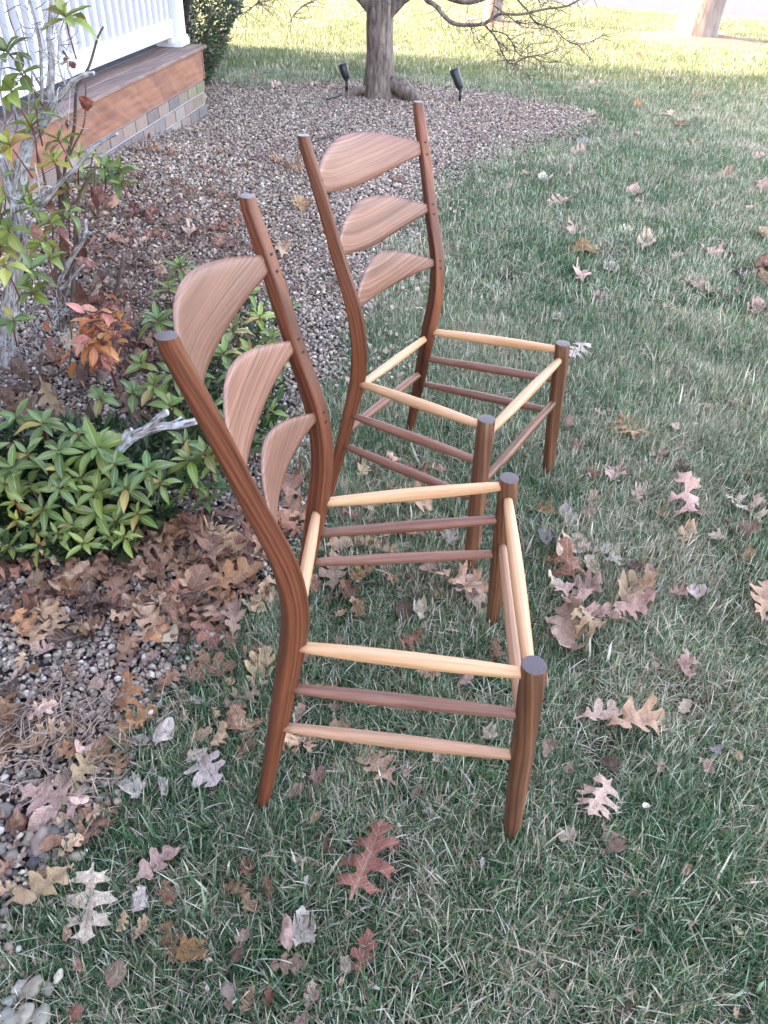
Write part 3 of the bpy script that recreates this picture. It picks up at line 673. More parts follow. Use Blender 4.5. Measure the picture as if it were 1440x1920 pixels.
M['stain'] = wood('reddish_stained_timber', [(0, (.12, .055, .04)), (.4, (.23, .10, .065)), (.7, (.30, .135, .085)), (1, (.36, .18, .12))], ring=60, wob=.05, coat=0, rough=.62, off=(.3, .9), lw=.6)
M['deckedge'] = wood('weathered_deck_timber', [(0, (.09, .06, .05)), (.4, (.19, .125, .105)), (.7, (.28, .185, .155)), (1, (.36, .26, .22))], ring=60, wob=.05, coat=0, rough=.7, off=(.3, .9), lw=.5)
def smudge(m, amt=.75, col=(.07, .055, .055), moss=True):     # grey weather stains and green algae towards the corner
    nt = m.node_tree; L = nt.links.new; bs = nt.nodes['Principled BSDF']; src = bs.inputs['Base Color'].links[0].from_socket
    geo = N(nt, 'ShaderNodeNewGeometry'); mp = N(nt, 'ShaderNodeMapping'); mp.inputs['Scale'].default_value = (5, 3.2, 9); L(geo.outputs['Position'], mp.inputs[0])
    n = N(nt, 'ShaderNodeTexNoise', Scale=1.0, Detail=6.0, Roughness=.68); L(mp.outputs[0], n.inputs['Vector'])
    c = mix(nt, mathn(nt, 'MULTIPLY', mathn(nt, 'MULTIPLY', mathn(nt, 'SUBTRACT', n.outputs['Fac'], .50), 5.0, clamp=True), amt), src, col)
    if moss:
        sp = N(nt, 'ShaderNodeSeparateXYZ'); L(geo.outputs['Position'], sp.inputs[0])
        g = mathn(nt, 'MULTIPLY', mathn(nt, 'SUBTRACT', mathn(nt, 'ADD', sp.outputs[1], mathn(nt, 'MULTIPLY', n.outputs['Fac'], .5)), 6.95), 2.2, clamp=True)
        c = mix(nt, mathn(nt, 'MULTIPLY', g, .6), c, (.17, .17, .07))
    L(c, bs.inputs['Base Color'])
smudge(M['stain'], .62, (.13, .085, .075), False); smudge(M['deckedge'], .6, (.10, .075, .075))
M['deck'] = flat('grey_deck_paint', (.15, .145, .16), .6, .15, 14)
M['mortar'] = flat('pale_mortar', (.30, .295, .31), .9, .15, 30, .004)
def brickmat():
    m, nt, bs, out = mat('porch_brick'); L = nt.links.new
    oi = N(nt, 'ShaderNodeObjectInfo'); geo = N(nt, 'ShaderNodeNewGeometry')
    n = N(nt, 'ShaderNodeTexNoise', Scale=30.0, Detail=6.0, Roughness=.75); L(geo.outputs['Position'], n.inputs['Vector'])
    mp = N(nt, 'ShaderNodeMapping'); mp.inputs['Scale'].default_value = (60, 60, 9); L(geo.outputs['Position'], mp.inputs[0])
    n2 = N(nt, 'ShaderNodeTexNoise', Scale=1.0, Detail=3.0); L(mp.outputs[0], n2.inputs['Vector'])
    c = mix(nt, .6, oi.outputs['Color'], mix(nt, n.outputs['Fac'], (.1, .1, .1), (.95, .93, .9)), 'OVERLAY')
    c = mix(nt, mathn(nt, 'MULTIPLY', mathn(nt, 'SUBTRACT', n2.outputs['Fac'], .56), 3.0, clamp=True), c, (.28, .26, .24))
    L(c, bs.inputs['Base Color']); bs.inputs['Roughness'].default_value = .85; bump(nt, n.outputs['Fac'], bs, .6, .003); return m
M['brick'] = brickmat()
def moss(m, base):     # green algae near the porch corner
    pass
pr = tag(empty('porch', porch(0, 0, 0)), 'raised porch end with white railing, reddish boards and a brick foot', 'porch')
po = porch(0, 0, 0)
U3 = Vector((PU.x, PU.y, 0)); N3 = Vector((PN.x, PN.y, 0))
def pp(s, n, z): return porch(s, n, z) - po
def pbox(mb, s0, s1, n0, n1, z0, z1, bev=0, wo=(0, 0, 0)):
    c = pp((s0 + s1) / 2, (n0 + n1) / 2, (z0 + z1) / 2); box(mb, c.x, c.y, c.z, s1 - s0, n1 - n0, z1 - z0, U3, N3, bev, wo)
mb = MB(); pbox(mb, -8.5, .05, .012, 1.19, -.15, .258); base = mb.build('brick_foot', M['mortar'], pr, False)
BC = [(.19, .135, .115), (.24, .175, .145), (.15, .12, .112), (.21, .15, .135), (.17, .15, .145), (.25, .21, .185), (.13, .115, .115)]
for k in range(4):
    z0 = .172 - k * .086 + .007
    for j in range(17):
        s1 = .05 - .004 - j * .213 + (.1065 if k % 2 else 0)
        s0 = s1 - .200
        s1 = min(s1, .046)
        if s1 - s0 < .05: continue
        mb = MB(); dn = RND.uniform(-.003, .002); pbox(mb, s0, s1, dn, .06, z0, z0 + .072, .004)
        o = mb.build('brick', M['brick'], base, False); c = tuple(q * .95 for q in RND.choice(BC)); m_ = max(0, 1 - (.05 - s1) / .7) * (.75 if k == 0 else .25 if k == 1 else 0)
        c = tuple(a * (1 - m_) + b * m_ for a, b in zip(c, (.14, .15, .06))); o.color = (*c, 1)
mb = MB(); pbox(mb, -8.5, .03, -.004, .03, .262, .466, .002, (4, 0, 0)); mb.build('fascia_board', M['stain'], pr, False)
mb = MB(); pbox(mb, .0325, .052, -.008, .4, .262, .464, .002); mb.build('corner_board', M['stain'], pr, False)
mb = MB(); pbox(mb, -8.5, .075, -.035, .105, .468, .492, .004, (2, 0, 0)); mb.build('deck_board', M['deckedge'], pr, False)
for k in range(7):
    mb = MB(); n0 = .109 + k * .144; pbox(mb, -8.5, .075, n0, n0 + .140, .468, .492, .004, (k, 0, 0)); mb.build('deck_board', M['deckedge'] if k == 0 else M['deck'], pr, False)
mb = MB(); pbox(mb, -.125, .035, .105, .265, .494, 3.05, .006); post = mb.build('post', M['white'], pr, False)
mb = MB(); pbox(mb, -.145, .053, .087, .283, .493, .545, .006); pbox(mb, -.137, .046, .094, .276, .545, .56, .006); mb.build('post_base_trim', M['white'], post, False)
mb = MB(); pbox(mb, -8.4, -.147, .135, .178, .562, .676, .005); rail = mb.build('bottom_rail', M['white'], pr, False)
mb = MB(); pbox(mb, -8.4, -.127, .125, .19, 1.40, 1.45, .006); mb.build('top_rail', M['white'], pr, False)
mb = MB(); pbox(mb, -.19, -.146, .14, .175, .52, .561, .003); mb.build('rail_block', M['white'], pr, False)
bal = None
for k in range(62):
    mb = MB()
    if bal is None:
        c = Vector((0, 0, 1.038)); box(mb, 0, 0, 1.038, .040, .040, .724, U3, N3, .003); bal = mb.mesh('baluster', False); bal.materials.append(M['white'])
    link('baluster', bal, None, rail, pp(-.235 - k * .112, .157, 0))
mb = MB(); pbox(mb, -9, .35, -.25, 1.19, 3.05, 3.2); mb.build('porch_roof', M['white'], pr, False)

# ------------------------------------------------------------------ trees
def flare_trunk(name, base, pts, rad, mat_, parent, sides=28, roots=5, seed=1, ra=.5):
    mb = MB(); P = spline(pts, 5); R = list(np.interp(np.linspace(0, 1, len(P)), np.linspace(0, 1, len(rad)), rad))
    L = 0; vs = []
    for i, p in enumerate(P):
        if i: L += (p - P[i - 1]).length
        fl = math.exp(-L / .11)
        for k in range(sides):
            a = 2 * math.pi * k / sides
            rr = R[i] * (1 + fl * (.25 + ra * max(0, math.cos(a * roots + seed)) ** 1.5 * (1 + .5 * math.sin(a + seed))) + .07 * noise.noise(Vector((math.cos(a) * 2, math.sin(a) * 2, L * 2.2 + seed))) + .03 * noise.noise(Vector((math.cos(a) * 7, math.sin(a) * 7, L * 3))))
            vs.append(p + Vector((math.cos(a) * rr, math.sin(a) * rr, 0)))
    fs = [(i * sides + k, i * sides + (k + 1) % sides, (i + 1) * sides + (k + 1) % sides, (i + 1) * sides + k) for i in range(len(P) - 1) for k in range(sides)]
    fs.append(tuple(range(len(vs) - sides, len(vs)))); mb.add(vs, fs); return mb.build(name, mat_, parent)
def grow(mb, p, d, L, r, depth, rr, droop=.1):
    pts = [p]; q = p.copy(); n = 5
    for i in range(n):
        d = (d + Vector((rr.gauss(0, .16), rr.gauss(0, .16), rr.gauss(0, .10) - droop * .3))).normalized(); q = q + d * L / n; pts.append(q.copy())
    if min(x.z for x in pts) < .95 and depth < 4: return
    tube(mb, pts, [r * (1 - .6 * i / n) for i in range(n + 1)], 5 if r < .02 else 8, False)
    if depth <= 0: return
    for i in range(3 if depth > 1 else 4):
        t = rr.uniform(.35, 1); a = pts[int(t * n)]; dd = (d + Vector((rr.gauss(0, .6), rr.gauss(0, .6), rr.gauss(.05, .35)))).normalized()
        grow(mb, a, dd, L * rr.uniform(.5, .75), r * .5, depth - 1, rr, droop)
TB = Vector((-.2, 8.02, LZ))
tree = tag(empty('ornamental_tree', TB), 'bare grey trunked tree in the gravel bed, roots flaring above the stones', 'tree', 'trees of the front lawn')
def L_(o, p): return Vector(p) - Vector(o)
flare_trunk('trunk', TB, [L_(TB, p) for p in ((-.2, 8.02, -.06), (-.2, 8.02, .12), (-.205, 8.02, .38), (-.215, 8.02, .62), (-.20, 8.02, .86), (-.16, 8.03, 1.5))], [.135, .128, .118, .116, .115, .085], M['bark'], tree, roots=4, seed=.4, ra=.45)
# surface roots
for pts, rad in (([(-.14, 7.99, .14), (-.02, 7.95, .10), (.07, 7.90, .05), (.15, 7.85, -.01), (.21, 7.80, -.07)], [.05, .075, .08, .065, .03]), ([(-.28, 7.99, .06), (-.42, 7.97, .035), (-.56, 7.95, -.01), (-.72, 7.93, -.04)], [.035, .032, .028, .012])):
    mb = MB(); tube(mb, spline([L_(TB, p) for p in pts], 5), list(np.interp(np.linspace(0, 1, (len(pts) - 1) * 5 + 1), np.linspace(0, 1, len(rad)), rad)), 14, True, .25, 3); mb.build('root', M['bark'], tree)
rr = random.Random(3)
limbs = [[(-.21, 8.02, .60), (-.30, 8.0, .70), (-.48, 7.98, .86), (-.8, 7.95, 1.15), (-1.3, 7.9, 1.7)], [(-.18, 8.02, .62), (-.06, 8.0, .74), (.12, 7.95, .90), (.4, 7.9, 1.3), (.8, 7.8, 1.9)], [(-.2, 8.02, .85), (-.1, 8.1, 1.4), (.0, 8.3, 2.1), (.1, 8.4, 2.8)], [(-.2, 8.0, .9), (-.3, 7.8, 1.5), (-.4, 7.5, 2.2), (-.4, 7.3, 2.9)]]
tw = MB()
for l in limbs:
    P = spline([L_(TB, p) for p in l], 5); mb = MB(); tube(mb, P, list(np.linspace(.070, .025, len(P))), 12, True, .1); mb.build('limb', M['bark'], tree)
    for q in range(7):
        i = rr.randrange(len(P) // 2, len(P)); d = (P[-1] - P[0]).normalized() + Vector((rr.gauss(0, .7), rr.gauss(0, .7), rr.uniform(0, .6))); grow(tw, P[i] , d.normalized(), rr.uniform(.6, 1.0), .018, 3, rr, .05)
tag(tw.build('twig', M['twig'], tree), kind='stuff')
BR = [([(788, -22), (800, 0), (815, 9), (834, 31), (851, 44), (874, 47), (905, 45), (922, 35), (940, 26), (976, 27), (1016, 18), (1063, 11), (1085, 0), (1110, -12)], .021, .004),
      ([(905, 45), (922, 61), (933, 78), (943, 102), (959, 120), (981, 110), (1000, 107), (1018, 116), (1051, 114)], .0075, .0022),
      ([(911, 50), (919, 57), (945, 63), (959, 78), (969, 97), (985, 106), (1035, 97), (1045, 84)], .006, .002),
      ([(962, -16), (971, 0), (988, 19), (1002, 40), (1025, 50), (1042, 57), (1059, 73), (1082, 83), (1120, 73), (1132, 62)], .0075, .0022),
      ([(950, 28), (969, 42), (985, 51), (1011, 53), (1020, 46)], .005, .002),
      ([(884, 48), (886, 61), (898, 76), (922, 90), (938, 101)], .003, .0014),
      ([(880, -4), (878, 9), (873, 40), (873, 80)], .003, .0012),
      ([(800, -30), (845, -6), (880, 1), (915, -8), (950, -20)], .036, .022),
      ([(500, -14), (487, 0), (475, 12), (457, 24), (437, 24)], .006, .002),
      ([(600, -12), (587, 2), (567, 12), (552, 27), (545, 37)], .010, .002),
      ([(524, -8), (517, 0), (502, 11), (488, 8)], .004, .0016),
      ([(933, 78), (950, 92), (962, 108), (966, 120)], .003, .0012), ([(959, 78), (985, 84), (1004, 80)], .0025, .001), ([(1063, 11), (1040, 3), (1010, -8)], .003, .002), ([(1016, 18), (1010, 2), (1006, -12)], .003, .002), ([(920, 36), (925, 15), (928, -8)], .005, .004), ([(959, 120), (975, 134), (990, 138)], .0022, .001), ([(705, -20), (715, 0), (700, 12)], .003, .001)]
tw2 = MB(); rr = random.Random(8)
for i, (px, r0, r1) in enumerate(BR):
    yy = 7.45 + .03 * (i % 4)
    pts = spline([L_(TB, Vp(x_, y_, yy + .0012 * (x_ - 900) * (i % 3 - 1))) for x_, y_ in px], 5); n = len(pts)
    mb = MB(); tube(mb, pts, list(np.linspace(r0, r1, n)), 8 if r0 > .01 else 6, True, .12, i)
    if i in (1, 2, 3, 4): mb.build('branch', M['twig'], tree)
    elif r0 > .009: mb.build('branch', M['bark'], tree)
    else: mb.build('branch', M['twig'], tree)
    for k in range(int(n * 1.1) if i not in (7, 6) else 0):      # fine side twigs
        a = pts[rr.randrange(n // 6, n)]; d = Vector((rr.gauss(.25, .6), rr.gauss(0, .35), rr.gauss(-.1, .5))).normalized(); q = a; P = [a]
        for _ in range(4): d = (d + Vector((rr.gauss(0, .3), rr.gauss(0, .2), rr.gauss(0, .25)))).normalized(); q = q + d * rr.uniform(.02, .075); P.append(q)
        tube(tw2, P, [.0022, .002, .0017, .0013, .0009], 4, False)
tag(tw2.build('twig', M['twig'], tree), kind='stuff')

def far_tree(base, top, r0, r1, label, seed):
    b = Vector(base); t = tag(empty('lawn_tree', b), label, 'tree', 'trees of the front lawn')
    d = (Vector(top) - b); pts = [d * k for k in (0, .12, .3, .6, 1)]; pts[0].z -= .05
    flare_trunk('trunk', b, pts, [r0 * .98, r0 * .95, r0 * .9, r1 * 1.1, r1], M['bark_far'], t, roots=4, seed=seed, ra=.22)
    mb = MB(); rr = random.Random(seed)
    for k in range(6):
        a = k * 1.05 + seed; dd = Vector((math.cos(a) * .7, math.sin(a) * .7, .9)).normalized(); p0 = d * (.8 + .03 * k)
        P = [p0]; q = p0
        for _ in range(5): dd = (dd + Vector((rr.gauss(0, .2), rr.gauss(0, .2), .05))).normalized(); q = q + dd * .75; P.append(q)
        m2 = MB(); tube(m2, P, list(np.linspace(r1 * .5, .03, 6)), 8, True, .1); m2.build('limb', M['bark_far'], t)
        for _ in range(7): grow(mb, P[rr.randrange(2, 6)], (dd + Vector((rr.gauss(0, .6), rr.gauss(0, .6), rr.gauss(.2, .4)))).normalized(), 1.3, .03, 3, rr, 0)
    tag(mb.build('twig', M['twig'], t), kind='stuff')
far_tree((4.08, 13.0, LZ), (4.62, 13.4, 4.2), .285, .20, 'thick pale barked tree at the far right in a tan mulch heap by the road', 2)
far_tree((T3.x, T3.y, LZ), (T3.x + .1, T3.y + .2, 4.4), .14, .11, 'slim pale tree in sun beyond the drooping branches', 5)

# ------------------------------------------------------------------ spotlights and cable
def spot(base, tilt, az, label, hl=.125):
    t = tag(empty('garden_spotlight', base), label, 'lamp', 'black garden spotlights beside the tree')
    mb = MB(); tube(mb, [(0, 0, -.08), (0, 0, .05), (0, 0, .09)], [.006, .014, .016], 12); tube(mb, [(0, 0, .045), (0, 0, .052)], [.024, .024], 12); mb.build('stake', M['black'], t)
    d = Vector((math.cos(az) * math.sin(tilt), math.sin(az) * math.sin(tilt), math.cos(tilt))); a = Vector((0, 0, .10))
    mb = MB(); tube(mb, [(0, 0, .08), a + d * .015], [.014, .018], 10); mb.build('knuckle', M['black'], t)
    mb = MB(); tube(mb, [a, a + d * .02, a + d * .06, a + d * hl, a + d * (hl + .03)], [.022, .034, .038, .042, .043], 20)
    for k in range(4): tube(mb, [a + d * (.03 + .012 * k), a + d * (.034 + .012 * k)], [.0405, .0405], 20)
    h = mb.build('lamp_head', M['black'], t)
    mb = MB(); tube(mb, [a + d * (hl + .028), a + d * (hl + .032)], [.035, .035], 20); mb.build('lens', M['glass'], h)
spot(G(650, 172), .35, 2.6, 'black garden spotlight left of the bare tree trunk, aimed up', .10)
spot(G(862, 190), .50, 2.7, 'black garden spotlight right of the bare tree trunk, tilted on its stake', .14)
mb = MB(); pts = [G(a, b, .012) for a, b in ((520, 284), (545, 277), (575, 270), (610, 258), (640, 248), (690, 246), (735, 236), (775, 214), (800, 200), (840, 196), (862, 190))[:5]]
c0 = pts[0].copy(); tube(mb, spline([p - c0 for p in pts], 5), [.0055] * 21, 8); tag(mb.build('lamp_cable', M['cable'], loc=c0), 'thin black cable lying across the gravel behind the farther chair', 'cable')
mb = MB(); pts = [G(a, b, .015) for a, b in ((665, 172), (650, 174), (640, 178), (625, 183), (612, 186))]; c0 = pts[0].copy()
tube(mb, spline([p - c0 for p in pts], 5), [.0075] * 21, 8); tag(mb.build('lamp_cable', M['cable'], loc=c0), 'short black cable on the gravel at the left spotlight', 'cable')

# ------------------------------------------------------------------ evergreen shrub behind the porch corner
def leaf_cloud(name, n, fn, L, Wd, cols, seed, parent):
    r = random.Random(seed); mb = MB()
    for _ in range(n):
        p, nrm = fn(r); d = (nrm + Vector((r.gauss(0, .7), r.gauss(0, .7), r.gauss(.1, .6)))).normalized(); s_ = d.cross(Vector((r.gauss(0, 1), r.gauss(0, 1), r.gauss(0, 1)))).normalized()
        l = L * r.uniform(.6, 1.2); w = Wd * r.uniform(.7, 1.2); c = r.choice(cols); k = r.uniform(.7, 1.3); c = tuple(a * k for a in c)
        up = d.cross(s_) * l * .12
        mb.add([p, p + d * l * .5 - s_ * w / 2, p + d * l, p + d * l * .5 + s_ * w / 2, p + d * l * .5 + up], [(0, 1, 4), (1, 2, 4), (2, 3, 4), (3, 0, 4)], None, [c] * 5)
    return tag(mb.build(name, M['foliage'], parent), kind='stuff')
SB = Vector((-2.0, 8.0, 0))
sh = tag(empty('evergreen_shrub', SB), 'dense dark green evergreen shrub growing beyond the porch corner', 'shrub')
def shrub_fn(r):
    while True:
        a = r.uniform(0, 6.28); z = r.uniform(.05, 2.5); cl = .85 + .2 * noise.noise(Vector((math.cos(a) * 1.5, math.sin(a) * 1.5, z * 2.2))) + .12 * noise.noise(Vector((math.cos(a) * 4, math.sin(a) * 4, z * 5)))
        R = (.34 + .36 * sm(z / .75)) * cl * (1 if z < 1.6 else math.sqrt(max(.05, 1 - ((z - 1.6) / 1.0) ** 2)))
        q = R * (1 - .45 * r.random() ** 2.2); return Vector((math.cos(a) * q, math.sin(a) * q, z)), Vector((math.cos(a), math.sin(a), .3))
leaf_cloud('foliage', 17000, shrub_fn, .062, .020, [(.06, .12, .07), (.085, .155, .085), (.04, .085, .055), (.13, .19, .12), (.20, .13, .11)], 4, sh)
mb = MB(); rr = random.Random(9)
for k in range(7):
    a = k * .9; tube(mb, [(0, 0, -.05), (.1 * math.cos(a), .1 * math.sin(a), .5), (.25 * math.cos(a), .25 * math.sin(a), 1.2), (.35 * math.cos(a), .35 * math.sin(a), 2.0)], [.03, .022, .015, .006], 7)
mb.build('stem', M['stem'], sh)

# ------------------------------------------------------------------ rosette leaves
def blade_mesh(name, droop, wid, seed, nx=8, ny=4):
    mb = MB(); vs = []; cs = []
    for i in range(nx + 1):
        t = i / nx; w = wid * (math.sin(math.pi * min(1, t ** .95 * 1.0)) ** .8) * (1 if t < .55 else 1 - .25 * (t - .55)); w = max(w, .012)
        for j in range(ny + 1):
            v = j / ny * 2 - 1; y = v * w / 2; z = abs(v) * w * .22 - droop * t * t + .02 * math.sin(t * 9 + seed) * abs(v)
            vs.append((t * (1 - droop * .25 * t), y, z + .08 * droop * t)); cs.append((t, .5 + v * .5, 0))
    fs = [(i * (ny + 1) + j, (i + 1) * (ny + 1) + j, (i + 1) * (ny + 1) + j + 1, i * (ny + 1) + j + 1) for i in range(nx) for j in range(ny)]
    mb.add(vs, fs, None, cs); me = mb.mesh(name); me.materials.append(M['leaf']); return me
BLN = [blade_mesh('narrow_leaf', d, .31, i) for i, d in enumerate((.08, .2, .34, .5))]
BLW = [blade_mesh('oval_leaf', d, .42, i) for i, d in enumerate((.05, .18, .34, .5))]
def shoot(parent, pos, L, n, col, rr, wide=False, axis=None, open_=1.0, stemlen=.06, origin=None, stemmat='redstem'):
    ax = (axis or Vector((rr.gauss(0, .14), rr.gauss(-.12, .14), 1))).normalized()
    mb = MB(); tube(mb, [-ax * stemlen, -ax * stemlen * .4 + Vector((rr.gauss(0, .003), rr.gauss(0, .003), 0)), Vector((0, 0, 0)), ax * .006], [.0024, .0022, .0026, .0012], 6)
    st = mb.build('shoot', M[stemmat], parent, loc=Vector(pos) - (origin or Vector()))
    q0 = ax.to_track_quat('Z', 'Y').to_matrix().to_4x4(); a0 = rr.uniform(0, 6.28)
    for k in range(n):
        f = k / max(1, n - 1); az = a0 + k * 2.399 + rr.gauss(0, .12)
        el = (1.15 * (1 - f) ** 1.2 - .12 * f) * (1 / open_) + rr.gauss(0, .10); l = L * (.62 + .42 * min(1, f * 1.6)) * rr.uniform(.88, 1.1)
        me = rr.choice((BLW if wide else BLN)[(0 if f < .4 else 1):(3 if f < .5 else 4)])
        o = bpy.data.objects.new('leaf', me); COL.objects.link(o); o.parent = st
        o.matrix_basis = q0 @ Matrix.Translation((0, 0, -.012 * f)) @ Matrix.Rotation(az, 4, 'Z') @ Matrix.Rotation(-el, 4, 'Y') @ Matrix.Rotation(rr.gauss(0, .2), 4, 'X') @ Matrix.Scale(l, 4)
        k_ = rr.uniform(.75, 1.3); c = col if rr.random() > .06 else (.28, .20, .06); o.color = (c[0] * k_ * rr.uniform(.85, 1.2), c[1] * k_, c[2] * k_ * rr.uniform(.8, 1.2), 1)
    return st
GR = (.125, .185, .040); GD = (.085, .142, .038); GY = (.20, .26, .055); YL = (.30, .31, .06); GO = (.11, .15, .05)
rr = random.Random(21)
def fronts(px, py):      # height of the low bush's surface above the pixels it covers
    return .07 + .23 * sm((1060 - py) / 270)
o0 = G(120, 1030); o0.z = 0
bush = tag(empty('low_evergreen_bush', o0), 'low green evergreen bush of star shaped leaf whorls at the left frame edge', 'bush')
LB = [(182, 840, .098, 12, GR), (22, 877, .075, 9, GD), (80, 793, .075, 9, GD), (30, 782, .07, 8, GD), (110, 845, .065, 8, GD), (112, 880, .062, 8, GR), (110, 915, .06, 8, GD), (80, 953, .062, 8, GD), (180, 920, .072, 9, GR), (180, 960, .075, 9, GR), (235, 915, .07, 10, GD), (275, 880, .07, 9, GD), (300, 905, .055, 7, GR), (258, 962, .06, 9, GR), (135, 985, .062, 9, GR), (73, 1022, .06, 8, GR), (18, 1025, .06, 8, GR), (28, 940, .055, 7, YL), (34, 975, .05, 7, YL), (157, 1018, .06, 7, GY), (203, 1003, .05, 8, GR), (232, 1005, .05, 8, GY), (8, 907, .06, 7, GR), (50, 850, .065, 8, GD), (150, 895, .06, 8, GR), (214, 978, .055, 8, GR), (108, 1000, .052, 7, GR), (55, 905, .06, 7, GR), (-30, 850, .07, 8, GD), (-30, 950, .06, 7, GR), (-25, 1010, .06, 7, GR), (145, 812, .06, 7, GD), (60, 990, .055, 7, GR), (215, 870, .06, 7, GD)]
for (a, b, L, n, c) in LB:
    shoot(bush, G(a, b, fronts(a, b) + rr.uniform(-.01, .02)), L * 1.06, n, c, rr, open_=1.5, axis=Vector((rr.gauss(0, .12), -.38 + rr.gauss(0, .14), 1)), origin=o0, stemlen=.08)
def bush_fill(r):
    a, b = r.uniform(-40, 310), r.uniform(800, 1040)
    if a > 250 and b > 985: b = 960
    p = G(a, b, (.07 + .23 * sm((1060 - b) / 270)) * r.uniform(.35, .8)) - o0; return p, Vector((0, -.3, .6))
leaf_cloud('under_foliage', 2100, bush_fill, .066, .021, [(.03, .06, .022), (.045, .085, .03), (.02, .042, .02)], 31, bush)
mb = MB()
for (a, b, L, n, c) in LB: p = G(a, b, fronts(a, b)) - o0; tube(mb, [Vector((p.x * .8, p.y * .8 + .04, -.01)), Vector((p.x * .9, p.y * .95 + .02, p.z * .5)), p], [.004, .0035, .0025], 5, False)
tag(mb.build('stem', M['stem'], bush), kind='stuff')

o1 = G(430, 860); o1.z = 0
bush2 = tag(empty('evergreen_bush', o1), 'green evergreen bush seen through the back slats of the nearest chair', 'bush')
for (a, b, z, L, n, c, ys) in [(338, 500, .30, .075, 10, GD, 0), (317, 540, .26, .07, 8, GR, 0), (487, 595, .22, .07, 9, GY, 0), (437, 620, .24, .08, 9, GO, 0), (420, 662, .24, .075, 9, GR, 0), (467, 548, .20, .06, 8, GR, 0), (547, 573, .16, .05, 7, GD, 0), (510, 632, .2, .065, 8, GR, 0), (510, 770, .14, .055, 7, GR, 0), (497, 722, .15, .055, 7, GR, 0), (440, 700, .22, .07, 8, GD, 0), (470, 660, .22, .06, 8, GR, 0), (400, 610, .22, .07, 8, GR, 0), (385, 850, .20, .07, 9, GD, 0), (355, 860, .20, .065, 9, GR, 0), (398, 868, .17, .06, 8, GD, 0), (358, 898, .14, .06, 9, GR, 0), (388, 935, .08, .05, 7, GD, 0), (345, 830, .20, .06, 7, GD, 0), (425, 820, .18, .06, 8, GR, 0), (455, 780, .18, .06, 8, GD, 0), (520, 680, .18, .055, 7, GR, 0), (400, 760, .22, .06, 7, GD, 0), (330, 700, .24, .065, 8, GD, 0), (318, 760, .22, .06, 7, GR, 0), (540, 660, .12, .05, 7, GR, 0), (370, 700, .22, .06, 7, GD, 0), (475, 830, .12, .05, 6, GR, 0)]:
    shoot(bush2, G(a, b, z), L * 1.15, n, c, rr, axis=Vector((rr.gauss(.05, .15), -.3 + rr.gauss(0, .15), 1)), origin=o1, stemlen=.09)
def fill2(r):
    a, b = r.uniform(320, 520), r.uniform(560, 920)
    if a > 430 and b > 850: b -= 120
    p = G(a, b, r.uniform(.05, .16)) - o1; return p, Vector((0, -.3, .6))
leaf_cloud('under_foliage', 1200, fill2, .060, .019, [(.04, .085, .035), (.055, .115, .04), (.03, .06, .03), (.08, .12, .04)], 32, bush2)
p1 = G(295, 600, .36); bush3 = tag(empty('evergreen_sprig', G(290, 720).xy.to_3d()), 'upright evergreen sprig with pale veined leaf whorl left of the nearest chair post', 'plant'); ob = Vector(bush3.location)
shoot(bush3, p1, .092, 11, GD, rr, axis=Vector((0, -.3, 1)), origin=ob, stemlen=.14); shoot(bush3, G(288, 722, .24), .065, 8, GR, rr, origin=ob, wide=True)
for (a, b, z) in ((250, 735, .22), (188, 745, .22), (265, 680, .24), (300, 745, .2)): shoot(bush3, G(a, b, z), .06, 7, GD if a < 255 else GR, rr, wide=True, origin=ob, axis=Vector((rr.gauss(0, .2), -.4, .8)))

# tall leggy shrub at the left edge
TY = 2.6
o2 = Vector((-1.36, 2.6, 0))
tall = tag(empty('lichen_covered_shrub', o2), 'tall open shrub with pale lichen covered branches and yellow green leaf tips', 'shrub')
def px_tube(parent, name, pts, r0, r1, m, y=TY, jit=.3, sides=10, dy=0):
    P = [Vp(a, b, y + dy * i / max(1, len(pts) - 1)) - o2 for i, (a, b) in enumerate(pts)]; P = spline(P, 5)
    rad = [r0 + (r1 - r0) * i / (len(P) - 1) for i in range(len(P))]; rad = [r * (1 + .12 * noise.noise(Vector((i * .5, r0 * 99, pts[0][0])))) for i, r in enumerate(rad)]
    mb = MB(); tube(mb, P, rad, sides, True, jit, pts[0][0]); return mb.build(name, m, parent)
px_tube(tall, 'trunk', [(10, 700), (16, 640), (20, 560), (30, 500), (38, 465), (38, 430), (32, 400), (28, 372)], .030, .021, M['lichen'])
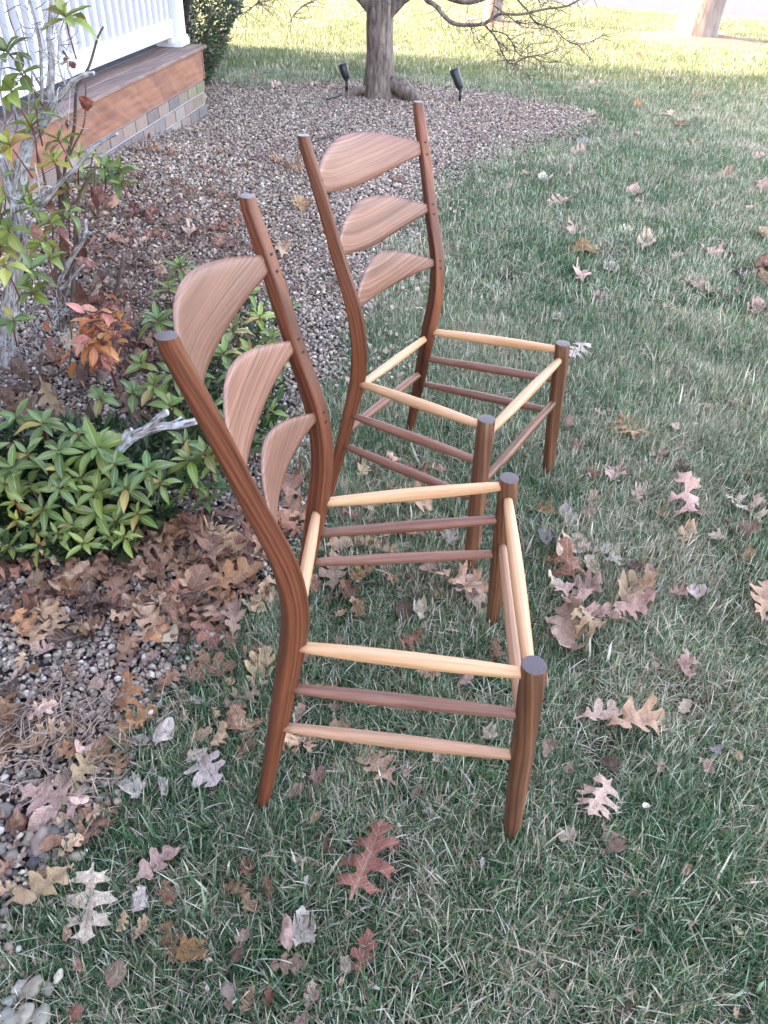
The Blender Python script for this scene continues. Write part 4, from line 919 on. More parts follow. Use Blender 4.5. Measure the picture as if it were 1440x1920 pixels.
for pts, r0, r1, dy in [([(28, 378), (15, 345), (4, 305), (-12, 270), (-30, 240)], .018, .012, 0), ([(30, 375), (38, 335), (48, 285), (62, 258), (80, 239), (92, 217), (105, 189), (125, 167), (139, 150), (155, 141), (176, 137)], .021, .006, -.05), ([(92, 215), (94, 178), (97, 111), (94, 69), (97, 28), (95, -20)], .0125, .007, .04), ([(80, 235), (78, 155), (75, 83), (67, 42), (55, 0), (50, -20)], .0055, .003, 0), ([(60, 402), (69, 389), (87, 375), (112, 342), (140, 317), (170, 282), (195, 262), (220, 250)], .009, .005, -.08), ([(38, 452), (48, 436), (60, 412)], .009, .006, 0), ([(112, 527), (132, 487), (152, 455), (160, 435), (160, 412)], .008, .006, -.05), ([(158, 445), (170, 438), (177, 434)], .005, .003, -.05), ([(115, 542), (135, 520), (157, 497)], .006, .004, -.05), ([(70, 388), (73, 362), (72, 345), (65, 305)], .0045, .003, 0), ([(30, 370), (22, 400), (10, 420), (-10, 450)], .010, .008, 0), ([(72, 372), (84, 350), (97, 352)], .004, .003, 0), ([(95, 190), (70, 150), (45, 100), (20, 40), (10, -10)], .004, .002, .05), ([(125, 165), (110, 120), (112, 70), (120, 35)], .0035, .002, 0), ([(60, 260), (52, 200), (60, 150), (48, 80), (30, 20)], .0035, .002, .03), ([(-5, 290), (10, 230), (0, 160), (8, 90)], .004, .002, 0), ([(139, 150), (128, 130), (128, 110)], .004, .002, 0), ([(25, 345), (18, 300), (30, 240), (25, 190)], .004, .0025, -.04), ([(45, 600), (70, 570), (100, 565)], .004, .003, -.1)]:
    px_tube(tall, 'branch', pts, r0, r1, M['lichen'], dy=dy)
for (a, b, y, L, n, c, w) in [(122, 28, 2.55, .075, 9, GY, 1), (12, 95, 2.5, .07, 8, GO, 1), (38, 135, 2.5, .07, 7, GO, 1), (20, 165, 2.45, .07, 9, GY, 1), (17, 270, 2.4, .07, 9, YL, 1), (68, 205, 2.5, .07, 6, GR, 0), (60, 235, 2.5, .065, 7, GR, 0), (110, 262, 2.6, .065, 8, GR, 0), (148, 288, 2.75, .06, 8, GY, 0), (195, 312, 2.9, .07, 8, GR, 1), (222, 322, 2.9, .075, 8, GD, 1), (228, 345, 2.85, .06, 6, GR, 1), (175, 290, 2.85, .05, 7, GR, 0), (8, 495, 2.2, .065, 7, YL, 1), (58, 505, 2.3, .075, 8, GD, 0), (62, 548, 2.25, .075, 8, GR, 1), (25, 598, 2.15, .06, 6, GD, 1), (92, 415, 2.5, .06, 9, GY, 1), (74, 455, 2.45, .065, 8, GY, 1), (15, 430, 2.5, .075, 8, GY, 1), (92, 480, 2.4, .06, 7, GY, 1), (55, 385, 2.55, .06, 8, GR, 0), (52, 358, 2.6, .06, 8, GY, 0), (125, 355, 2.7, .06, 7, GO, 1), (160, 335, 2.8, .055, 7, GO, 1), (0, 400, 2.6, .075, 7, GD, 0), (0, 460, 2.5, .07, 7, GY, 1), (100, 300, 2.65, .06, 7, YL, 0), (130, 395, 2.6, .055, 6, GR, 1), (30, 320, 2.6, .055, 6, GO, 0), (10, 360, 2.6, .06, 7, GY, 0)]:
    shoot(tall, Vp(a, b, y), L * 1.15, n, c, rr, wide=bool(w), axis=Vector((rr.gauss(0, .25), rr.gauss(-.15, .2), 1)), origin=o2, stemlen=.11, open_=1.25)
mb = MB(); rq = random.Random(77)       # fine dead twiglets
for _ in range(150):
    a, b = rq.choice([(rq.uniform(0, 140), rq.uniform(0, 260)), (rq.uniform(0, 130), rq.uniform(560, 700))]); p = Vp(a, b, rq.uniform(2.4, 2.7)) - o2; P = [p]; d = Vector((rq.gauss(.2, .6), rq.gauss(0, .3), rq.gauss(.4, .7))).normalized()
    for _k in range(5): d = (d + Vector((rq.gauss(0, .35), rq.gauss(0, .3), rq.gauss(0, .35)))).normalized(); p = p + d * rq.uniform(.012, .035); P.append(p)
    tube(mb, P, [.0014, .0013, .0011, .0009, .0008, .0006], 4, False)
tag(mb.build('twig', M['lichen'], tall), kind='stuff')

# ------------------------------------------------------------------ dead leaves: outlines with their own lobes, curled
def outline(kind, seed):
    r = random.Random(seed)
    if kind == 'pin':     # deep pointed lobes
        H = [(0, .014), (.06, .018), (.11, .035), (.13, .10), (.10, .21), (.16, .19), (.20, .27), (.24, .20), (.26, .09), (.31, .05), (.36, .07), (.38, .18), (.34, .33), (.41, .29), (.46, .42), (.51, .30), (.52, .14), (.55, .065), (.60, .07), (.64, .17), (.62, .31), (.69, .26), (.76, .34), (.77, .20), (.75, .09), (.80, .07), (.86, .10), (.90, .17), (.93, .07), (1, 0)]
    elif kind == 'oak':   # rounded lobes
        H = [(0, .012), (.07, .018), (.14, .04), (.20, .10), (.24, .17), (.29, .19), (.33, .14), (.35, .085), (.39, .09), (.43, .20), (.48, .29), (.54, .30), (.57, .23), (.56, .13), (.60, .10), (.65, .17), (.71, .27), (.78, .28), (.81, .20), (.80, .12), (.85, .10), (.90, .15), (.95, .13), (1, .05), (1.01, 0)]
    elif kind == 'oval':
        H = [(0, .01), (.08, .02), (.14, .10), (.24, .21), (.38, .29), (.52, .30), (.66, .25), (.80, .16), (.92, .06), (1, 0)]
    elif kind == 'scrap':
        H = [(0, .02), (.1, .16), (.22, .12), (.34, .30), (.5, .22), (.62, .36), (.78, .18), (.88, .24), (1, 0)]
    else:                 # maple: built round the stalk joint
        T = [(-150, .16), (-128, .34), (-118, .30), (-105, .40), (-88, .24), (-70, .52), (-58, .46), (-44, .66), (-30, .30), (-18, .66), (-10, .60), (0, .82)]
        T = T + [(-a, b) for a, b in T[-2::-1]]
        c = .25; P = [(c + b * math.cos(math.radians(a)) * r.uniform(.92, 1.08), b * math.sin(math.radians(a)) * r.uniform(.92, 1.08)) for a, b in T]
        return P + [(c - .12, .012), (0, .012), (0, -.012), (c - .12, -.012)]
    up = [(x + r.gauss(0, .012), y * r.uniform(.85, 1.15)) for x, y in H[:-1]]; dn = [(x + r.gauss(0, .012) + .02, -y * r.uniform(.85, 1.15)) for x, y in H[:-1]]
    up[0] = (0, .012); dn[0] = (0, -.012)
    if kind == 'oak':
        def cr(P):
            v = spline([(a, b, 0) for a, b in P], 2); return [(q.x, q.y) for q in v]
        up = cr(up); dn = cr(dn)
    return up + [(H[-1][0], 0)] + dn[::-1]
def dead_leaf_mesh(kind, curl, seed):
    P = [Vector(p) for p in outline(kind, seed)]; n = len(P); pts = list(P); r = random.Random(seed)
    g = .045
    for i in range(1, 24):
        for j in range(-11, 12): pts.append(Vector((i * g + (.5 * g if j % 2 else 0), j * g * .87)))
    v, e, f, *_ = geometry.delaunay_2d_cdt(pts, [(i, (i + 1) % n) for i in range(n)], [], 1, 1e-6)
    ky = curl * r.uniform(1.6, 3.6) * r.choice((1, 1, -1)); kx = curl * r.uniform(-.6, 2.2); tw = curl * r.gauss(0, .9); o = Vector((seed * 2.7, 0, 0))
    vs = []; cs = []
    for p in v:
        x, y = p.x - .5, p.y
        z = .075 * (curl + .3) * noise.noise(Vector((x * 5, y * 5, 0)) + o) + .018 * noise.noise(Vector((x * 14, y * 14, 3)) + o)
        z += -.012 * max(0, 1 - abs(y) * 40)
        kyy = ky * (1 + .7 * x)
        yy, zz = (math.sin(kyy * y) / kyy, (1 - math.cos(kyy * y)) / kyy) if abs(kyy) > .05 else (y, 0)
        a = tw * x; yy, zz = yy * math.cos(a) - zz * math.sin(a), yy * math.sin(a) + zz * math.cos(a)
        xx, z2 = (math.sin(kx * x) / kx, (1 - math.cos(kx * x)) / kx) if abs(kx) > .05 else (x, 0)
        if p.x < .1: z2 *= .4
        vs.append(Vector((xx, yy, zz + z2 + z))); cs.append((p.x, .5 + p.y, 0))
    m = min(q.z for q in vs); q10 = sorted(q.z for q in vs)[len(vs) // 8]
    vs = [q - Vector((0, 0, q10)) for q in vs]
    mb = MB(); mb.add(vs, [tuple(x) for x in f], None, cs); me = mb.mesh(kind + '_leaf'); me.materials.append(M['dry']); a_ = me.attributes.new('lc', 'FLOAT_VECTOR', 'POINT'); a_.data.foreach_set('vector', [1.0] * 3 * len(me.vertices)); return me
DM = {}
for kd in ('pin', 'oak', 'maple', 'oval', 'scrap'):
    for cu in (0, 1, 2):
        DM[kd, cu] = [dead_leaf_mesh(kd, (.45, 1.05, 1.6)[cu], 50 + 7 * q + 31 * cu + hash_) for hash_ in ({'pin': 0, 'oak': 100, 'maple': 200, 'oval': 300, 'scrap': 400}[kd],) for q in range(3)]
DC = {'T': ('tan', (.46, .29, .175)), 'P': ('pinkish tan', (.50, .33, .26)), 'B': ('brown', (.25, .13, .075)), 'D': ('dark brown', (.105, .06, .045)), 'M': ('mauve brown', (.30, .185, .14)), 'L': ('pale lilac', (.52, .41, .37)), 'C': ('cream', (.56, .46, .34)), 'W': ('whitish', (.60, .53, .44)), 'O': ('orange brown', (.33, .15, .065)), 'R': ('reddish brown', (.24, .10, .062)), 'G': ('grey', (.27, .25, .25)), 'Y': ('golden brown', (.19, .09, .02)), 'K': ('blackish', (.03, .022, .02))}
KN = {'pin': 'pointed oak leaf', 'oak': 'round lobed oak leaf', 'maple': 'maple leaf', 'oval': 'oval leaf', 'scrap': 'leaf scrap'}
CN = {0: 'flat', 1: 'curled', 2: 'tightly curled'}
LEAVES = '''168 1695 150 262 pin C 0|80 1665 165 220 oak T 1|105 1500 135 165 pin P 0|182 1545 115 235 pin B 1|160 1440 105 50 oak T 1|382 1432 95 300 oak L 0|298 1622 125 35 oak P 1|312 1672 60 280 oak B 1|263 1692 62 260 scrap L 1|232 1730 45 250 oak T 2|262 1748 62 60 oak T 2|127 1753 36 90 oval T 1|218 1828 72 75 oval M 0|362 1788 88 340 maple O 1|320 1765 90 275 pin B 2|146 1810 40 80 maple T 1|468 1698 58 300 oak T 2|462 1632 48 110 oak R 1|505 1672 42 100 oak R 2|440 1668 55 160 pin B 1|455 1755 42 30 scrap P 1|445 1790 44 60 oval D 1|245 1477 66 150 maple W 2|228 1443 42 50 pin T 1|307 1473 38 285 scrap W 2|430 1880 36 90 oval M 0|463 1880 58 65 oak T 2|503 1877 52 80 oak R 2|140 1905 46 60 scrap R 1|710 1437 105 125 oak T 0|692 1620 165 68 pin R 0|560 1614 40 160 maple C 1|614 1588 36 110 scrap D 1|598 1453 46 60 maple M 2|558 1482 40 220 oval M 1|569 1742 105 95 maple W 1|540 1755 66 95 oval P 2|533 1812 82 5 oak M 1|680 1792 98 75 oak R 1|648 1812 46 100 scrap C 2|583 1872 56 80 oak P 2|904 1618 22 90 scrap W 1|762 1445 26 250 oak P 1|778 1487 26 60 oval M 1|824 1417 40 80 maple C 1|590 1535 32 45 scrap T 1|566 1914 40 20 scrap P 1|1120 1508 112 240 pin P 0|1142 1572 84 300 oak M 2|1145 1434 44 160 maple D 2|1238 1437 34 80 oak P 1|1326 1438 36 100 maple P 1|1384 1422 24 90 scrap T 1|1340 1407 26 20 scrap G 1|1286 1633 30 70 scrap T 2|1192 1674 22 40 scrap B 1|1037 1865 26 300 scrap P 1|1183 1886 34 30 scrap D 1|1068 1445 28 80 oval M 1|1062 1568 58 200 scrap C 2|1026 1402 36 70 scrap M 2|1130 1340 110 10 oak P 1|1185 1358 128 12 oak T 1|1066 1078 86 100 pin R 1|1050 1105 62 160 oak C 2|1078 1130 112 320 pin P 1|1062 1175 110 260 oak M 2|1132 1155 92 340 oak M 1|1185 1110 92 30 oak T 2|1175 1150 82 15 oak M 2|1100 1172 84 330 pin T 1|1095 1105 70 30 oak M 1|1060 972 46 100 oval L 1|1068 1022 98 215 oak P 1|1100 1028 58 340 oak P 1|1020 1007 40 100 oval G 1|1010 960 62 350 oak O 1|1035 1050 38 5 scrap O 1|1103 970 34 60 oak M 1|1110 938 28 80 scrap P 1|1197 932 34 70 oak P 1|1283 950 88 290 pin P 1|1287 1003 42 60 oak T 1|1241 965 30 120 oak T 1|1342 1010 38 200 maple C 1|1385 992 88 325 oak M 2|1398 955 96 320 pin C 1|1425 945 36 80 maple P 1|1152 1052 34 320 maple W 1|1187 1062 40 350 scrap D 1|1216 1073 24 90 scrap P 1|1308 1110 42 30 maple L 1|1270 1110 46 10 oak M 1|1432 1130 76 85 pin T 1|1287 1256 46 100 oak P 2|1283 1328 30 60 scrap C 1|1228 1247 22 0 oval P 1|1107 1063 38 110 scrap C 1|1398 1045 30 40 scrap T 2|1135 1032 26 45 scrap W 1|1092 466 48 95 maple Y 0|1122 553 60 0 oak P 1|1143 503 26 80 maple W 1|1090 520 42 100 oak P 1|1211 458 34 60 oak P 1|1272 482 44 10 oak P 1|1330 474 28 90 maple P 1|1367 484 26 20 scrap D 1|1434 503 26 80 scrap R 1|1438 520 24 80 scrap O 2|1300 534 28 100 maple P 1|1333 543 26 60 oval P 1|1389 515 22 100 scrap K 2|1416 583 36 70 oak P 2|1254 585 28 80 oak T 1|1082 662 52 225 pin L 0|1202 656 30 160 oak C 1|1366 752 40 330 oak M 1|1133 774 50 170 oak P 0|1178 806 78 105 pin O 0|1263 803 26 60 oval P 1|1078 837 34 80 oak R 1|1066 797 24 80 scrap M 1|1224 853 32 170 maple L 1|1245 850 30 20 maple P 1|1112 893 52 170 oval R 2|1153 888 50 60 pin P 1|1278 876 38 300 oak D 2|1046 597 26 80 maple W 1|1230 122 40 20 pin B 0|1197 107 24 80 scrap O 1|1013 173 34 90 oak B 1|1307 182 44 10 pin B 1|1190 200 26 80 oak O 1|1252 218 36 20 pin P 0|1110 217 38 40 oak P 1|1275 238 24 100 scrap B 1|1300 267 40 330 oak P 1|1417 297 38 10 oak P 1|1358 333 34 100 oak P 1|1343 380 58 0 pin P 0|1427 352 34 80 oak P 1|1190 363 34 90 oval P 1|1113 307 34 0 oval P 0|1082 288 34 20 oak P 1|1047 380 56 10 pin P 1|1077 430 32 60 pin P 1|1173 433 28 40 oak C 1|990 328 42 10 oak T 1|1023 337 24 130 oval W 1|1090 267 26 20 scrap G 1|1435 443 30 90 scrap T 1|71 1090 46 80 maple T 1|40 1093 34 20 scrap W 2|35 1150 86 20 oak R 2|212 1147 72 5 oval D 0|398 1032 84 100 oak B 1|430 1042 84 60 oak B 1|303 1104 58 5 oak O 1|250 1040 122 25 oak B 1|440 1082 120 25 oak O 1|348 1122 150 55 oak B 0|322 1195 58 350 oval C 2|438 1160 72 85 oak M 1|403 1200 48 350 maple L 2|385 1258 118 10 oak B 1|487 1258 86 70 oak T 1|452 1312 78 25 pin M 0|240 1318 92 70 pin O 1|252 1352 98 35 oak O 1|308 1378 66 60 oval L 1|263 1388 42 10 oval L 0|80 1222 54 40 oak P 1|62 1255 36 10 oval O 1|285 1233 36 60 maple P 1|366 1315 36 0 maple W 1|410 1395 54 60 oak T 2|466 1402 46 40 oak R 1|8 1400 80 70 oak B 1|752 950 116 5 oak T 1|748 1003 98 350 oak T 1|655 1020 98 10 pin T 1|843 1004 46 280 oak L 1|626 1078 66 85 oak M 1|655 1112 58 300 oak R 2|670 1138 44 310 oak T 2|680 1073 52 20 pin O 1|798 1073 48 40 oak M 2|862 1092 112 340 pin T 1|878 1110 82 300 oak P 1|786 1140 48 60 maple C 1|756 1146 44 100 oval D 1|768 1203 60 20 pin R 1|932 1228 46 110 pin R 1|800 1262 52 350 oak T 1|872 1282 44 60 oak M 2|680 885 50 70 oak T 1|700 892 42 20 oak D 1|628 1327 34 350 scrap M 1|920 1380 46 50 maple C 2|545 915 76 80 oak B 1|520 1010 56 60 oak B 1|430 965 110 350 oak M 1|370 990 92 30 oak B 1|335 1008 82 60 oak B 1|495 965 60 70 oak R 1|300 985 74 45 oak D 1|345 1060 88 20 oak B 1|290 1075 66 160 oak R 1|185 1075 62 20 oak B 1|120 1110 64 150 oak D 1|155 1185 70 20 oak B 2|40 1040 70 10 oak D 1|415 1010 70 120 oak T 1|470 1010 72 200 oak B 1|260 1130 60 30 pin B 1|395 1140 80 310 pin T 1|520 300 34 60 oak O 1|550 322 52 20 pin B 1|316 292 40 290 oak R 1|425 270 28 350 pin R 1|612 258 20 0 scrap D 1|700 330 40 10 pin B 1|740 335 36 350 oak O 1|478 148 38 100 pin R 1|518 160 30 20 oak P 1|590 158 28 10 oak P 1|620 165 26 10 oak P 1|530 470 40 80 oak T 1|362 440 36 60 oak P 1|308 418 30 10 oval W 1|262 455 40 30 oak P 1|350 520 40 60 oak B 1|697 572 46 20 pin L 1|610 432 30 40 oak B 1|565 385 30 90 oak O 1|585 700 40 20 oak P 1|575 770 36 70 oak T 1|640 1150 30 10 scrap T 1|10 1075 60 60 oak B 1|95 1480 70 40 pin P 1|20 1300 60 80 oak D 1|15 1350 70 100 oak B 1|240 1245 40 70 pin M 1|550 970 60 30 oak B 1|605 1060 44 20 oak B 1|720 1030 60 170 pin T 1|560 1340 40 60 scrap P 1|1010 1290 26 60 scrap W 1|1020 1278 30 100 oval R 1'''
LM = [('the near chair front leg', 960, 1560), ('the near chair rear leg', 495, 1490), ('the near chair far leg', 925, 1160), ('the farther chair front leg', 890, 1060), ('the farther chair outer leg', 1030, 880), ('the low evergreen bush', 170, 1050), ('the oak leaf heap', 1100, 1130), ('the gravel corner', 60, 1580), ('the bottom left stones', 50, 1900), ('the tree roots', 700, 190), ('the right spotlight', 862, 180), ('the far right tree', 1300, 110), ('the porch bricks', 280, 270), ('the gravel tip', 1100, 240), ('the right frame edge', 1440, 480), ('the bottom frame edge', 900, 1900), ('the right frame edge', 1440, 1050), ('the right frame edge', 1440, 1500), ('the farther chair back', 700, 400), ('the left frame edge', 0, 1250), ('the near chair seat opening', 760, 1150)]
items = []
for row in LEAVES.split('|'):
    x_, y_, l_, a_, kd, cc, cu = row.split(); x_, y_, l_, a_, cu = float(x_), float(y_), float(l_), math.radians(float(a_)), int(cu)
    nm, lx, ly = min(LM, key=lambda q: math.hypot(q[1] - x_, q[2] - y_)); dx, dy = x_ - lx, y_ - ly
    side = ('right of' if dx > 0 else 'left of') if abs(dx) > abs(dy) else ('in front of' if dy > 0 else 'beyond')
    if 'frame edge' in nm: side = 'near'
    items.append([x_, y_, l_, a_, kd, cc, cu, '%s %s %s %s %s' % (CN[cu], DC[cc][0], KN[kd], side, nm)])
by = {}
for it in items: by.setdefault(it[7], []).append(it)
ORD = ['nearest', 'second nearest', 'third nearest', 'fourth nearest', 'fifth nearest', 'sixth nearest', 'seventh nearest', 'eighth nearest', 'ninth nearest', 'tenth nearest']
for k, v in by.items():
    if len(v) > 1:
        v.sort(key=lambda it: -it[1])
        for i, it in enumerate(v): it[7] = (ORD[i] if i < len(v) - 1 else 'farthest') + ' ' + k.replace('the near chair', 'near chair').replace('round lobed oak', 'round oak')
rl = random.Random(12)
def place_leaf(x_, y_, l_, a_, kd, cc, cu, label, group='fallen leaves lying about', zoff=0):
    dx, dy = math.cos(a_) * l_ / 2, -math.sin(a_) * l_ / 2; l_ = l_ * (.78 if y_ < 900 else 1.0) * (.85 if kd == 'maple' else 1); cc = {'W': 'C', 'L': 'P'}.get(cc, cc) if y_ < 700 and False else cc; dx, dy = math.cos(a_) * l_ / 2, -math.sin(a_) * l_ / 2; c = G(x_, y_)
    ib = bedin(c.x, c.y); z = (.012 + mound(c.x, c.y)) if ib else (.006 if y_ > 1000 else -.004)
    z += zoff; c = G(x_, y_, z); a, b = G(x_ - dx, y_ - dy, z), G(x_ + dx, y_ + dy, z); d = b - a
    L = min(max(d.length, .015), .21)
    if cu == 2: L *= 1.12
    o = bpy.data.objects.new('fallen_leaf', rl.choice(DM[kd, cu])); COL.objects.link(o)
    o.location = c; o.rotation_euler = (rl.gauss(0, .14), rl.gauss(0, .12), math.atan2(d.y, d.x)); w = rl.uniform(.85, 1.1)
    o.scale = (L, L * w * (-1 if rl.random() < .5 else 1), L * rl.uniform(.9, 1.2))
    k = rl.uniform(.85, 1.15); col = DC[cc][1]; o.color = (*[min(1, q * k) for q in col], 1)
    tag(o, label, 'leaf', group); return o
pile = {(1066, 1078): .02, (1050, 1105): .035, (1078, 1130): .05, (1062, 1175): .03, (1132, 1155): .03, (1100, 1172): .045, (1095, 1105): .01, (1185, 1110): .01, (752, 950): .03, (398, 1032): .03, (430, 1042): .02, (440, 1082): .03, (348, 1122): .01, (862, 1092): .02, (80, 1665): .02}
for it in items: place_leaf(*it, zoff=pile.get((it[0], it[1]), 0))
# small leaf scraps nobody could tell apart, a label for each zone
def zone(n, x0, x1, y0, y1, l0, l1, kinds, cols, label, group, bed=None, dz=.012):
    k = 0; tries = 0; mb = MB(); lcs = []
    while k < n and tries < n * 20:
        tries += 1; a, b = rl.uniform(x0, x1), rl.uniform(y0, y1)
        g = G(a, b)
        if bed is not None and bedin(g.x, g.y) != bed: continue
        L = (G(a + rl.uniform(l0, l1), b) - g).length; me = rl.choice(DM[rl.choice(kinds), rl.choice((1, 1, 2))]); kq = rl.uniform(.75, 1.25); c = [q * kq for q in DC[rl.choice(cols)][1]]
        mx = Matrix.Translation((g.x, g.y, (mound(g.x, g.y) + rl.uniform(.008, dz + .012)) if bedin(g.x, g.y) else rl.uniform(-.008, .006))) @ Matrix.Rotation(rl.uniform(0, 6.28), 4, 'Z') @ Matrix.Rotation(rl.gauss(0, .25), 4, 'X') @ Matrix.Rotation(rl.gauss(0, .2), 4, 'Y') @ Matrix.Scale(L, 4)
        gc = me.attributes['gc'].data
        mb.add([mx @ v.co for v in me.vertices], [tuple(p.vertices) for p in me.polygons], None, [tuple(d.vector) for d in gc]); lcs += c * len(me.vertices); k += 1
    o = mb.build('leaf_litter', M['dry']); a_ = o.data.attributes.new('lc', 'FLOAT_VECTOR', 'POINT'); a_.data.foreach_set('vector', lcs); tag(o, label, 'litter', kind='stuff')
zone(40, 950, 1440, 150, 420, 9, 20, ['oak', 'pin', 'oval'], 'PTPCB', 'small pale leaf scraps on the shaded lawn beyond the chairs', 'leaf scraps on the far lawn', bed=False)
zone(40, 900, 1440, 420, 900, 10, 22, ['oak', 'scrap', 'maple'], 'PTCMB', 'small pale leaf scraps in the grass right of the farther chair', 'leaf scraps on the middle lawn', bed=False)
zone(70, 5, 400, 640, 860, 45, 80, ['oak', 'oval', 'pin'], 'DBDRB', 'brown dead leaves lying in the shade under the shrubs at the left', 'dead leaves under the shrubs', bed=True)
zone(75, 130, 460, 430, 690, 30, 56, ['oak', 'oval', 'pin'], 'DBDR', 'dark brown dead leaves on the bed between the shrubs and the nearest chair', 'dead leaves between shrubs and chair', bed=True)
zone(45, 180, 520, 300, 480, 20, 36, ['oak', 'pin'], 'DBRO', 'small brown leaves on the gravel below the porch', 'dead leaves on the gravel below the porch', bed=True)
zone(34, 0, 330, 1180, 1720, 36, 74, ['oak', 'pin', 'oval'], 'TPBOB', 'tan and brown dead leaves lying on the gravel at the left', 'dead leaves on the near gravel', bed=True)
zone(110, 10, 600, 960, 1200, 55, 112, ['oak', 'pin'], 'DBBRTTO', 'brown oak leaves in the drift below the low evergreen bush', 'oak leaf drift below the bush', bed=True)
zone(46, 330, 640, 1000, 1420, 30, 70, ['oak', 'pin', 'scrap'], 'BTTRB', 'brown and tan oak leaves lying at the grass edge left of the nearest chair', 'leaves along the grass edge', bed=False)
zone(34, 560, 920, 860, 1120, 24, 58, ['oak', 'pin', 'scrap'], 'BTTRD', 'brown oak leaves lying under the seats of the two chairs', 'leaves between the chairs', bed=False)
zone(40, 360, 1440, 1150, 1900, 12, 26, ['scrap', 'oval', 'oak'], 'PTCMW', 'small leaf scraps sunk in the near grass', 'leaf scraps in the near grass', bed=False)

# ------------------------------------------------------------------ dead leaves and stems that hang in the bed
o3 = Vector((-1.2, 2.75, 0)); bare = tag(empty('bare_stemmed_shrub', o3), 'bare brown stemmed shrub with a few hanging dark red leaves by the gravel', 'shrub')
for pts, r0, r1 in [([(110, 620), (107, 525), (100, 475), (99, 400)], .006, .003), ([(120, 620), (122, 537), (145, 475), (142, 425), (127, 397)], .007, .003), ([(132, 600), (140, 500), (142, 412), (152, 357), (180, 317)], .008, .004), ([(118, 520), (115, 410), (110, 325), (100, 287)], .009, .006), ([(212, 560), (222, 530), (232, 475)], .008, .006), ([(118, 420), (122, 317), (139, 242), (144, 167), (167, 125), (183, 72), (194, 50)], .006, .003), ([(130, 295), (139, 272), (158, 230), (161, 155)], .0035, .002), ([(85, 350), (80, 320), (70, 287)], .004, .003), ([(172, 372), (178, 340), (178, 318)], .003, .002), ([(98, 388), (130, 385), (150, 378)], .003, .002), ([(0, 690), (35, 700), (75, 712)], .006, .005), ([(74, 770), (74, 720), (78, 665), (97, 675)], .005, .004), ([(120, 740), (160, 730), (185, 725)], .004, .003), ([(160, 620), (166, 560), (200, 500)], .003, .002), ([(240, 620), (246, 560), (240, 520)], .0025, .0015), ([(262, 560), (255, 500), (262, 440)], .0025, .0015), ([(85, 640), (55, 610), (48, 560)], .003, .002), ([(130, 690), (135, 640), (128, 590)], .003, .002)]:
    yb = 2.72 if pts[0][1] < 640 else 2.3
    P = spline([Vp(a, b, yb) - o3 for a, b in pts], 5); mb = MB(); tube(mb, P, list(np.linspace(r0, r1, len(P))), 7, True, .2, pts[0][0]); mb.build('stem', M['stem'], bare)
def hang(parent, o, a, b, y, L, rot, col, kd='oval', cu=1):
    ob = bpy.data.objects.new('leaf', rl.choice(DM[kd, cu])); COL.objects.link(ob); ob.parent = parent; ob.location = Vp(a, b, y) - o; ob.rotation_euler = rot; ob.scale = (L, L, L); ob.color = (*col, 1)
RB = (.15, .045, .035); TN = (.40, .25, .15)
for (a, b, y, L, col, kd, cu) in [(165, 197, 2.7, .075, (.25, .07, .035), 'oval', 2), (130, 235, 2.7, .045, (.25, .06, .04), 'oval', 1), (128, 112, 2.68, .06, (.24, .07, .05), 'oval', 2), (137, 125, 2.68, .05, (.22, .06, .05), 'oval', 1), (188, 372, 2.7, .10, RB, 'oval', 1), (125, 462, 2.65, .085, (.26, .09, .06), 'oval', 1), (150, 478, 2.65, .10, RB, 'oval', 1), (170, 455, 2.68, .09, RB, 'oval', 1), (162, 495, 2.62, .085, (.38, .2, .15), 'oval', 2), (155, 552, 2.6, .11, RB, 'oval', 1), (187, 535, 2.6, .10, (.32, .24, .17), 'oval', 1), (205, 520, 2.6, .09, (.12, .07, .06), 'oval', 2), (118, 437, 2.6, .05, (.33, .12, .11), 'oval', 0), (95, 385, 2.6, .06, (.3, .15, .10), 'oval', 1), (70, 437, 2.45, .07, (.35, .16, .11), 'oval', 2), (87, 612, 2.3, .045, (.42, .17, .08), 'oval', 0), (95, 650, 2.3, .08, (.35, .17, .14), 'oval', 1), (95, 745, 2.15, .15, TN, 'oak', 1), (112, 770, 2.12, .10, (.36, .22, .13), 'oak', 1), (60, 765, 2.15, .10, (.22, .13, .09), 'oval', 1), (245, 755, 2.12, .13, (.34, .23, .17), 'oak', 2), (205, 700, 2.2, .10, (.24, .15, .12), 'oval', 2), (222, 745, 2.1, .09, (.20, .11, .08), 'oval', 1), (20, 745, 2.2, .09, (.15, .08, .06), 'oval', 1), (175, 765, 2.05, .09, (.14, .08, .06), 'oval', 1), (140, 640, 2.3, .09, (.50, .40, .31), 'maple', 1), (270, 790, 2.0, .08, (.2, .11, .08), 'oak', 1), (160, 700, 2.2, .09, (.12, .07, .055), 'oval', 1), (40, 690, 2.3, .1, (.12, .07, .055), 'oval', 1), (150, 600, 2.45, .09, (.11, .06, .05), 'oval', 2), (245, 590, 2.4, .08, (.3, .18, .14), 'oak', 1)]:
    hang(bare, o3, a, b, y, L, (rl.uniform(.3, 1.0), rl.uniform(.2, 1.1), rl.uniform(-2.2, .2)), col, kd, cu)
mb = MB()
for _ in range(420):      # brittle straw-thin stalks of last year's growth
    a, b = rq.uniform(100, 330), rq.uniform(420, 620); g = G(a, b + 40, .0) - o3; h = rq.uniform(.04, .14)
    tube(mb, [g, g + Vector((rq.gauss(0, .012), rq.gauss(0, .012), h * .5)), g + Vector((rq.gauss(0, .03), rq.gauss(0, .02), h))], [.0014, .0011, .0007], 4, False)
tag(mb.build('dry_stalk', M['stem'], bare), kind='stuff')

